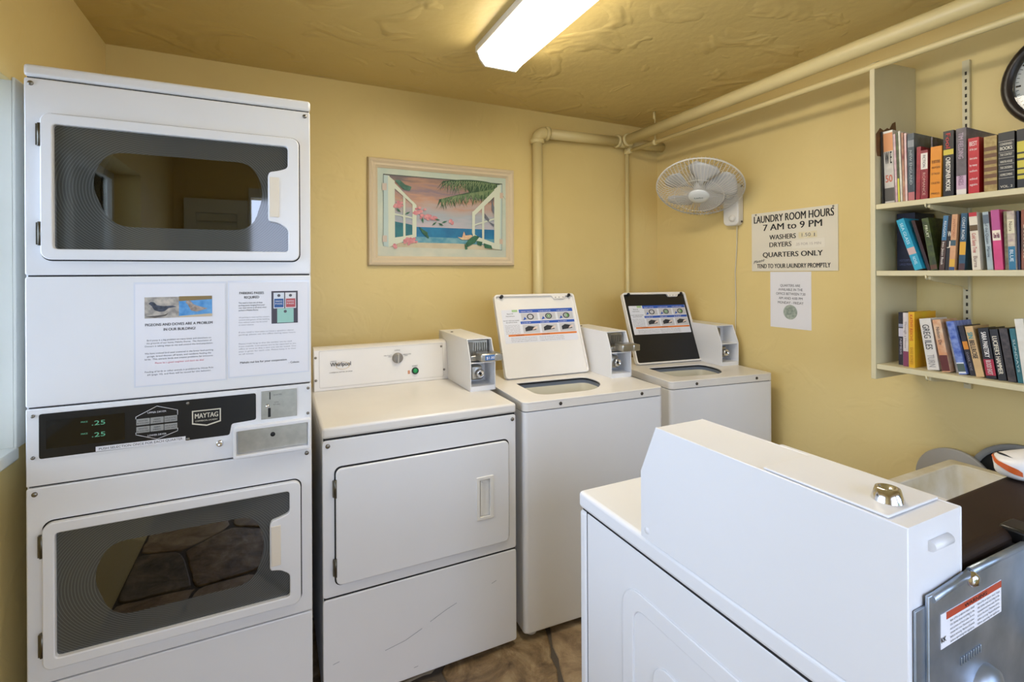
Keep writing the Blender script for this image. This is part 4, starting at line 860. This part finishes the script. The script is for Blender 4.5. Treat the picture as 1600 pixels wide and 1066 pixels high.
MB().lathe([(.054, .054), (.056, .060), (.052, .068), (.030, .073), (0, .074)], FC, AX, 32).build('badge_plate', mat('fan_badge', '#e0e3e2', .3), fn)
MB().text('Lasko', FC + FN * .0745 + FA * .0 - FB * .006, tuple(-FA), tuple(FB), h=.012, width=.045, bold=.02).build('badge_lettering', mat('fan_green_ink', '#476b5c', .5), fn)
MB().lathe([(.0, .030), (.030, .028), (.034, .0), (.034, -.02), (0, -.02)], FC, AX, 24).build('hub', FANB, fn)
for k in range(5):
    a0 = R(20 + 72 * k); bl = MB(); rows = []
    for i in range(9):
        t_ = i / 8; r_ = .030 + .165 * t_; wd = R(13 + 17 * math.sin(min(1, t_ * 1.25) * math.pi / 2)) * (1 if t_ < .86 else 1 - (t_ - .86) * 3.2)
        row = []
        for j in range(7):
            s_ = -1 + 2 * j / 6; row.append(fp(r_, a0 + .25 * t_ + wd * s_, .018 * s_ + .004 * (1 - s_ * s_)))
        rows.append([bl.bm.verts.new(p) for p in row])
    for r0, r1 in zip(rows, rows[1:]):
        for j in range(6): bl.bm.faces.new((r0[j], r0[j + 1], r1[j + 1], r1[j])).smooth = True
    ob = bl.build('blade', FANB, fn); sd_ = ob.modifiers.new('thick', 'SOLIDIFY'); sd_.thickness = .002
cdm = MB().tube([(XR - .012, 1.985, 1.716), (XR - .006, 1.992, 1.60), (XR - .006, 2.004, 1.45), (XR - .006, 2.000, 1.28), (XR - .008, 2.003, 1.10), (XR - .006, 2.0, .60), (XR - .006, 2.0, .45)], .0028, 6).build('fan_cord', mat('cord_cream', '#d9d2bb', .5)); tag(cdm, 'thin cream power cord hanging down the wall below the fan', 'cord')

# ------------------------------------------------------------------ wall clock
ck = thing('wall_clock', 'round dark rimmed wall clock above the bookshelf', 'clock', (XR, .662, 2.105))
CR = .179; CAX = ((0, -1, 0), (0, 0, 1), (-1, 0, 0))
MB().lathe([(CR - .004, .0), (CR, .008), (CR, .026), (CR - .010, .040), (CR - .026, .040), (CR - .034, .026), (CR - .034, .014)], (0, 0, 0), CAX, 56).build('rim', mat('clock_rim', '#2c2521', .3), ck)
MB().lathe([(0, .013), (CR - .032, .013)], (0, 0, 0), CAX, 56).build('dial', mat('clock_dial', '#d8d6d4', .35, var=.04), ck)
tk = MB()
for k in range(60):
    a = R(6 * k); big = k % 5 == 0; r0, r1 = (.128, .142) if big else (.134, .142); w_ = .0032 if big else .001
    d_ = Vector((0, -math.sin(a), math.cos(a))); n_ = Vector((0, -math.cos(a), -math.sin(a)))
    tk.poly([Vector((-.0136, 0, 0)) + d_ * r0 - n_ * w_, Vector((-.0136, 0, 0)) + d_ * r0 + n_ * w_, Vector((-.0136, 0, 0)) + d_ * r1 + n_ * w_, Vector((-.0136, 0, 0)) + d_ * r1 - n_ * w_])
tk.build('minute_marks', INK, ck)
nm = MB()
for k in range(1, 13):
    a = R(30 * k); nm.text(str(k), (-.0138, -math.sin(a) * .108, math.cos(a) * .108 - .009), UW, VW, h=.020, bold=.01)
nm.build('numerals_text', INK, ck)
MB().plate(circle(0, .0, .008, 16), [], -.0160, -.0145, lambda u, v, w: (w, u, v)).build('hand_hub', INK, ck)
MB().plate([(-.004, -.02), (.004, -.02), (.0025, .075), (-.0025, .075)], [], -.0158, -.0150, lambda u, v, w: (w, u * .5 + v * .86, v * .5 - u * .86)).build('hour_hand', INK, ck)
MB().plate([(-.003, -.02), (.003, -.02), (.002, .112), (-.002, .112)], [], -.0166, -.0160, lambda u, v, w: (w, u * .6 - v * .8, v * .6 + u * .8)).build('minute_hand', INK, ck)
MB().lathe([(0, .030), (CR - .030, .028)], (0, 0, 0), CAX, 56).build('cover_glass', GLASS, ck)

# ------------------------------------------------------------------ bookshelf
sf = thing('wall_bookshelf', 'cream painted three-tier wall bookshelf with end panel', 'bookshelf', (0, 0, 0))
SFX = 2.105
MB().plate([(SFX, 1.030), (SFX, 2.262), (2.135, 2.275), (XR - .001, 2.290), (XR - .001, 1.030)], [], 1.132, 1.114, XZ, bev=.0015, seg=1).build('end_panel', SHELF, sf)
MB().plate([(2.112, 1.985), (2.114, 1.92), (2.12, 1.90), (2.155, 1.90), (2.27, 1.92), (2.272, 1.985), (2.255, 1.995), (2.248, 2.050), (2.225, 2.040), (2.205, 2.015), (2.19, 2.018), (2.165, 2.005), (2.14, 2.012)], [], 1.1142, 1.1135, XZ).build('chipped_patch', mat('bare_wood', '#7d5630', .7, col2='#5f3f22', vscale=25), sf)
SHZ = (1.690, 1.432, 1.070)
for z in SHZ: box('shelf_board', SHELF, sf, SFX + .002, XR - .001, -.30, 1.113, z, z + .020, bev=.002)
for yy in (.944, .10):
    MB().box(XR - .016, XR - .001, yy - .011, yy + .011, 1.00, 2.255).build('slotted_upright', SHELF, sf)
    sl = MB()
    for k in range(42):
        z = 1.03 + k * .0285
        sl.box(XR - .0172, XR - .0158, yy - .0035, yy + .0025, z, z + .013)
    sl.build('upright_slots', mat('slot_dark', '#3b3426', .8), sf)
    for z in SHZ:
        MB().plate([(SFX + .010, z - .001), (SFX + .010, z - .012), (SFX + .035, z - .018), (XR - .05, z - .040), (XR - .017, z - .055), (XR - .017, z - .001)], [], yy - .004, yy + .004, XZ).build('bracket', SHELF, sf)
        MB().tube([(SFX + .004, yy + .004, z - .012), (SFX - .004, yy + .004, z - .006), (SFX - .004, yy + .004, z + .003)], .003, 6).build('bracket_lip', SHELF, sf)

# ------------------------------------------------------------------ books
PAGES = mat('book_pages', '#ddd3bd', .8)
def book(label, yb0, yb1, zs, h, lean, col, col2=None, depth=.125, title=None, tcol='#e8e4da', tpos=(.12, .88), tfill=.62, bands=(), x0=2.150, grp='', bold=.01, tdir='v', vs=40):
    """yb0 > yb1: extent of the foot of the spine along the wall; lean: shift of the top towards the end panel"""
    w = max(.004, (yb0 - yb1) * .94); a = math.atan2(lean, h); L = h / math.cos(a) * 1.0
    o = thing('book', label, 'book', (0, 0, 0), 0, grp)
    o.rotation_euler = (-a, 0, 0)
    o.location = (x0, yb1, zs + (w * math.sin(a) if a > 0 else 0))
    cm = mat('cover_' + col[1:] + (col2 or '')[1:] + str(vs), col, .38, col2=col2, vscale=vs)
    t_ = min(.0022, w * .22); c = MB()
    c.box(0, t_, 0, w, 0, L); c.box(t_, depth, 0, t_, 0, L); c.box(t_, depth, w - t_, w, 0, L); c.build('cover', cm, o)
    MB().box(t_, depth - .003, t_, w - t_, .0022, L - .0022).build('pages', PAGES, o)
    for bi, (z0, z1, bc) in enumerate(bands): MB().box(-.0004 - .0001 * bi, .0002, .0004, w - .0004, L * z0, L * z1).build('spine_band', mat('print_' + bc[1:], bc, .45), o)
    if title:
        tt = MB(); ls = title if isinstance(title, (list, tuple)) else [(title, tpos[0], tpos[1], tcol)]
        for s_, z0, z1, tc_ in ls:
            tt = MB()
            if tdir == 'v': tt.text(s_, (-.0013, w / 2 + w * tfill * .5, L * (z0 + z1) / 2), (0, 0, -1), (0, -1, 0), h=w * tfill, width=L * (z1 - z0), bold=bold)
            else: tt.text(s_, (-.0013, w / 2, L * z0), UW, VW, h=L * (z1 - z0), width=w * tfill, bold=bold)
            tt.build('title_lettering', mat('print_' + tc_[1:], tc_, .5), o)
    return o
Z1, Z2, Z3 = SHZ[0] + .020, SHZ[1] + .020, SHZ[2] + .020
G1, G2, G3 = 'books on the top shelf', 'books on the middle shelf', 'books on the bottom shelf'
book('thin black edged magazine against the end panel on the top shelf', 1.1075, 1.1035, Z1, .285, .004, '#2b2724', None, .20, grp=G1, x0=2.14)
book('grey and white magazine with bold black capitals on the top shelf', 1.103, 1.068, Z1, .285, .0065, '#cfc8bd', '#bdb6ab', .20, [('W E', .55, .72, '#1c1c1c'), ('50', .30, .40, '#c4572f')], grp=G1, x0=2.148, bands=((.72, .98, '#d8935f'), (.97, 1, '#e9e2d4'), (.04, .22, '#55504a')), tdir='h', tfill=.7)
book('pale pink thin magazine leaning left on the top shelf', 1.0665, 1.0585, Z1, .268, .008, '#dcc3c0', '#b88f98', .20, grp=G1)
book('green and dark thin magazine on the top shelf', 1.0575, 1.0505, Z1, .270, .008, '#5f6b3c', '#32342a', .20, grp=G1, bands=((.0, .35, '#cfc94a'),))
book('white thin magazine standing tallest of the magazine bunch on the top shelf', 1.0495, 1.0425, Z1, .275, .008, '#ddd7c9', '#c6bfae', .20, grp=G1)
book('dark red thin magazine on the top shelf', 1.0415, 1.034, Z1, .266, .006, '#7c2f33', '#c79a7a', .20, grp=G1, vs=20)
book('pink and pale thin magazine beside a slate blue book', 1.0335, 1.0265, Z1, .262, .004, '#d9a3a8', '#e3cfc6', .20, grp=G1, vs=18)
book('slate blue grey large paperback on the top shelf', 1.0255, 1.003, Z1, .256, .002, '#54606a', '#3a434c', .19, grp=G1, bands=((.0, .14, '#b56a6c'), (.80, .9, '#8b8f93')), title='NEW ENGLAND', tcol='#aab3b5', tpos=(.25, .75), tfill=.4)
book('slim crimson book on the top shelf', 1.0005, .987, Z1, .200, -.004, '#a8323c', '#8c2732', .14, grp=G1)
book('crimson book with a white spine sticker on the top shelf', .986, .963, Z1, .184, -.001, '#9c2e38', '#7f2630', .14, grp=G1, bands=((.62, .94, '#e6dfd5'),), title=[('FICTION', .66, .90, '#26201e'), ('ROMANCE', .10, .55, '#c99a8e')], tfill=.4)
book('tall grey spotted hardback behind the orange book on the top shelf', .9615, .9575, Z1, .230, -.002, '#77707a', '#3b3534', .17, grp=G1, x0=2.168, vs=60)
book('bright orange paperback on the top shelf', .9565, .9215, Z1, .188, -.004, '#dd8f1e', '#d98615', .125, grp=G1, title=[('THE BEST STORIES', .68, .74, '#7a4a10'), ('AND POEMS', .58, .62, '#7a4a10'), ('OF THE SEA', .46, .50, '#7a4a10'), ('COLLECTED', .28, .32, '#7a4a10'), ('PRESS', .08, .12, '#7a4a10')], tdir='h', tfill=.75, x0=2.145)
book('black hardback with red title and yellow disc on the top shelf', .9185, .8865, Z1, .236, -.001, '#141214', None, .16, grp=G1, title=[('Fool', .74, .96, '#c4342f'), ('CHRISTOPHER MOORE', .10, .60, '#e6e1d6')], tfill=.45, bands=((.64, .72, '#c9b53a'),), bold=.02)
book('large grey and mauve hardback on the top shelf', .8805, .851, Z1, .236, 0, '#6d6468', '#564e52', .24, grp=G1, title=[('TIM FIELDING', .55, .93, '#b9a3b3'), ('ANGELS', .16, .30, '#6d4a63')], bands=((.0, .10, '#dcd6ce'), (.10, .30, '#c3a3b8')), tfill=.5)
book('scarlet paperback crowded with white type on the top shelf', .8475, .817, Z1, .194, 0, '#c11f2b', '#b51c27', .13, grp=G1, title=[('BEST', .86, .94, '#efd9d4'), ('of the year', .78, .82, '#efd9d4'), ('short stories', .62, .66, '#efd9d4'), ('by many', .50, .54, '#efd9d4'), ('authors', .40, .44, '#efd9d4'), ('edited', .26, .30, '#efd9d4'), ('again', .16, .2, '#efd9d4')], tdir='h', tfill=.7)
book('gold and brown banded old hardback on the top shelf', .806, .771, Z1, .189, 0, '#b39a5c', '#94793f', .14, grp=G1, bands=tuple((z, z + .07, '#6a4526') for z in (.14, .26, .38, .50, .62, .74)), vs=80)
book('black hardback with white ruled boxes on the top shelf', .770, .728, Z1, .192, 0, '#17171b', None, .14, grp=G1, title=[('CONDENSED', .78, .82, '#d8d2c2'), ('BOOKS', .70, .76, '#e9e4d4'), ('THE CONTEST', .60, .64, '#d8d2c2'), ('WINTER HOUSE', .48, .52, '#d8d2c2'), ('THE CROSSING', .38, .42, '#d8d2c2'), ('HOMECOMING', .26, .30, '#d8d2c2'), ('VOL. 2', .06, .10, '#d8d2c2')], tdir='h', tfill=.75, bands=((.845, .85, '#d8d2c2'), (.66, .664, '#d8d2c2'), (.565, .569, '#d8d2c2'), (.455, .459, '#d8d2c2'), (.34, .344, '#d8d2c2'), (.22, .224, '#d8d2c2')))
book('black hardback with yellow bands at the frame edge, top shelf', .7235, .688, Z1, .192, .001, '#17161a', None, .14, grp=G1, bands=((.62, .80, '#c7b93e'), (.52, .59, '#c7b93e'), (.36, .48, '#c7b93e'), (.26, .33, '#c7b93e'), (.17, .23, '#c7b93e')))
book('big navy hardback at the left end of the middle shelf', 1.110, 1.045, Z2, .226, 0, '#171a35', '#12142a', .14, grp=G2, title=[('HOLY SCRIPTURE', .16, .20, '#4a4f78'), ('LARGE PRINT', .09, .13, '#4a4f78')], tdir='h', tfill=.7, x0=2.240)
book('turquoise paperback tilted furthest on the middle shelf', .9975, .971, Z2, .190, .060, '#2aa0bd', '#2795b4', .105, grp=G2, title=[('SEA GLASS', .50, .92, '#bfe3ea'), ('NOVEL', .10, .25, '#bfe3ea')], bands=((.30, .43, '#c7a7a0'),), x0=2.13, tfill=.4)
book('dark maroon paperback leaning behind the turquoise one', .966, .955, Z2, .186, .050, '#3b1b1c', '#271314', .085, grp=G2, x0=2.15)
book('olive green mottled paperback leaning left on the middle shelf', .9535, .932, Z2, .190, .028, '#4d5a1f', '#26301a', .13, grp=G2, title=[('FRUIT', .62, .86, '#d9dcbc')], bands=((.02, .10, '#5b3a28'),), tfill=.4, vs=60, x0=2.145)
book('blue over brown paperback with white italic title, middle shelf', .931, .915, Z2, .194, -.014, '#5a3f33', '#3f2b26', .12, grp=G2, bands=((.55, 1, '#3f7195'),), title=[('Into Jason Book', .10, .52, '#e6ded2'), ('REAGAN', .62, .90, '#d8e0e4')], tfill=.45)
book('black paperback with white capitals on the middle shelf', .9135, .8995, Z2, .193, -.012, '#191416', None, .12, grp=G2, title=[('W', .62, .72, '#ddd6cb'), ('J', .44, .54, '#ddd6cb')], tdir='h', tfill=.8)
book('peach paperback with a gold foot on the middle shelf', .898, .8815, Z2, .195, -.010, '#d3a276', '#c8946a', .115, grp=G2, bands=((.0, .06, '#2d4a74'), (.06, .2, '#d5a63c'), (.44, .54, '#3d5660')), title='ANTHONY', tcol='#a9694b', tpos=(.58, .92), tfill=.45, x0=2.14)
book('blue paperback with a yellow oval on the middle shelf', .8755, .857, Z2, .197, -.009, '#2c5a78', '#23485f', .115, grp=G2, bands=((.27, .50, '#d8a22c'), (.0, .12, '#4b3034')), title='COAST ROAD', tcol='#d8e0e2', tpos=(.54, .93), tfill=.45)
book('cream paperback with a red top and red script, middle shelf', .833, .810, Z2, .196, .010, '#ddd3bf', '#d5cab4', .115, grp=G2, bands=((.93, 1, '#b3202b'), (.68, .78, '#5b4420')), title=[('Cold Sassy Tree', .30, .64, '#b8504a'), ('Burns', .05, .24, '#8a6a5c')], tfill=.5, x0=2.14)
book('pale blue grey paperback beside the cream one, middle shelf', .797, .781, Z2, .195, .013, '#b3c0c0', '#9dadb2', .115, grp=G2, title=[('of the Queen', .45, .80, '#3b4650'), ('Marnie', .22, .40, '#3b4650')], tfill=.5, bands=((.80, .95, '#5d6c78'),))
book('hot pink paperback with a cream title block, middle shelf', .7755, .753, Z2, .198, .010, '#cf3f77', '#c5356c', .12, grp=G2, bands=((.49, .66, '#e6d9c3'), (.66, 1, '#b34d86')), title=[('One Fifth', .53, .62, '#7b3a55')], tdir='h', tfill=.7, x0=2.14)
book('olive floral paperback squeezed beside the hot pink one', .7525, .741, Z2, .192, .004, '#8d8358', '#6b6240', .12, grp=G2, vs=70)
book('floral paperback with a teal foot on the middle shelf', .7405, .722, Z2, .190, .005, '#a38a86', '#c9bca0', .12, grp=G2, bands=((.0, .40, '#246e8f'), (.62, .86, '#d9cfae')), title=[('Nora', .66, .82, '#6a5a3a'), ('BLUE', .14, .34, '#cfe0e6')], tfill=.5, x0=2.14, vs=60)
book('thin dark navy paperback near the frame edge, middle shelf', .7215, .7155, Z2, .190, .003, '#181b3c', None, .12, grp=G2)
book('burnt orange paperback at the frame edge, middle shelf', .7145, .690, Z2, .192, 0, '#a3522a', '#5d3a1e', .12, grp=G2, title='LARKHOUSE', tcol='#e3d3a8', tpos=(.2, .75), tfill=.5, vs=20)
book('black paperback with a pale moon on the bottom shelf', 1.067, 1.049, Z3, .202, 0, '#1d1a22', '#2c2833', .12, grp=G3, bands=((.54, .70, '#c9c3cf'), (.72, .78, '#8f93a8')), title='NEMESIS', tcol='#b9b3c2', tpos=(.2, .5), tfill=.4, x0=2.165)
book('white and maroon slim paperback on the bottom shelf', 1.0445, 1.026, Z3, .202, 0, '#ded6d2', '#cfc6c4', .12, grp=G3, bands=((.0, .28, '#7f3a58'),), title='Through a House', tcol='#8a7a80', tpos=(.34, .84), tfill=.4, x0=2.15)
book('yellow and orange thick paperback on the bottom shelf', 1.021, 1.001, Z3, .207, .001, '#d8bd1f', '#d99a1c', .15, grp=G3, title=[('KATHY REICHS', .48, .95, '#b8381f'), ('BARE BONES', .06, .36, '#b57d14')], tfill=.5, vs=9, x0=2.14)
book('white paperback with tall thin black capitals on the bottom shelf', .9635, .9265, Z3, .184, .026, '#d9d3ca', '#d2cbc0', .115, grp=G3, title=[('GREG ILES', .40, .88, '#3c3a3a'), ('TURN', .06, .30, '#9b9590')], tfill=.62, x0=2.14)
book('cream and rust paperback leaning beside the tall lettered white one', .9195, .894, Z3, .183, .029, '#dcc3a4', '#c78a5e', .115, grp=G3, bands=((.02, .32, '#5a2420'),), title='Nelson De', tcol='#5b4a44', tpos=(.52, .86), tfill=.42, vs=24, x0=2.14)
book('black and white paperback half hidden on the bottom shelf', .8905, .8775, Z3, .176, .031, '#191618', '#c9c2ba', .08, grp=G3, vs=22, x0=2.17)
book('bright blue marbled paperback with white foot on the bottom shelf', .8715, .849, Z3, .181, .036, '#2446a0', '#7f93c8', .12, grp=G3, bands=((.02, .22, '#d9dbe0'), (.05, .2, '#4c5a52')), vs=45, x0=2.14)
book('black paperback with an orange patch on the bottom shelf', .8435, .828, Z3, .168, .034, '#1a171d', '#2b242c', .12, grp=G3, bands=((.52, .68, '#d98a26'),), title='DARK TIDE', tcol='#8d8790', tpos=(.1, .46), tfill=.4)
book('tan paperback with black and teal block letters on the bottom shelf', .8245, .802, Z3, .168, .031, '#cfae7c', '#c4a170', .115, grp=G3, title=[('SIN', .76, .88, '#3f8f94'), ('BELLROSE', .36, .72, '#3c332b')], tfill=.65, bold=.03, x0=2.14)
book('black paperback with white capitals above a red block, bottom shelf', .7985, .7705, Z3, .166, .022, '#17151a', None, .12, grp=G3, title=[('SARA PARETSKY', .42, .92, '#e6e2dd'), ('BLOOD SHOT', .08, .36, '#c9b7b2')], bands=((.06, .38, '#a3213a'),), tfill=.5, bold=.02, x0=2.14)
book('black paperback with bold cream capitals on the bottom shelf', .7675, .746, Z3, .165, .023, '#1b191b', '#262326', .12, grp=G3, title="LUCIFER'S HAMMER", tcol='#dcd3bd', tpos=(.12, .86), tfill=.6, bold=.03, x0=2.14)
book('dark grey and brown striped paperback on the bottom shelf', .7435, .7225, Z3, .170, .023, '#4d4340', '#2a2526', .12, grp=G3, vs=70, x0=2.14)
book('teal paperback near the frame edge on the bottom shelf', .7195, .705, Z3, .172, .021, '#2f7580', '#27636d', .12, grp=G3, title='SUNDAYS', tcol='#b9cfcf', tpos=(.2, .8), tfill=.4, x0=2.14)
book('cream white paperback at the frame edge on the bottom shelf', .7035, .682, Z3, .205, .022, '#dcd8cc', '#d2cdbf', .12, grp=G3, x0=2.13)

SCUFF = mat('scuff_grey', '#8f949b', .6)
def scuff(par, pts, w_=.0008):
    b_ = MB()
    for a, c in zip(pts, pts[1:]):
        d = Vector((c[0] - a[0], 0, c[1] - a[1])).normalized(); n_ = Vector((-d.z, 0, d.x)) * w_
        A, C = Vector((a[0], -.0007, a[1])), Vector((c[0], -.0007, c[1])); b_.poly([A - n_, C - n_, C + n_, A + n_])
    b_.build('scuff_mark', SCUFF, par)
scuff(fd, [(.20, .150), (.27, .162), (.33, .185)]); scuff(fd, [(.36, .20), (.42, .225), (.46, .238)]); scuff(fd, [(.60, .27), (.62, .277)]); scuff(fd, [(.30, .055), (.315, .057)]); scuff(fd, [(.03, .16), (.05, .164)])
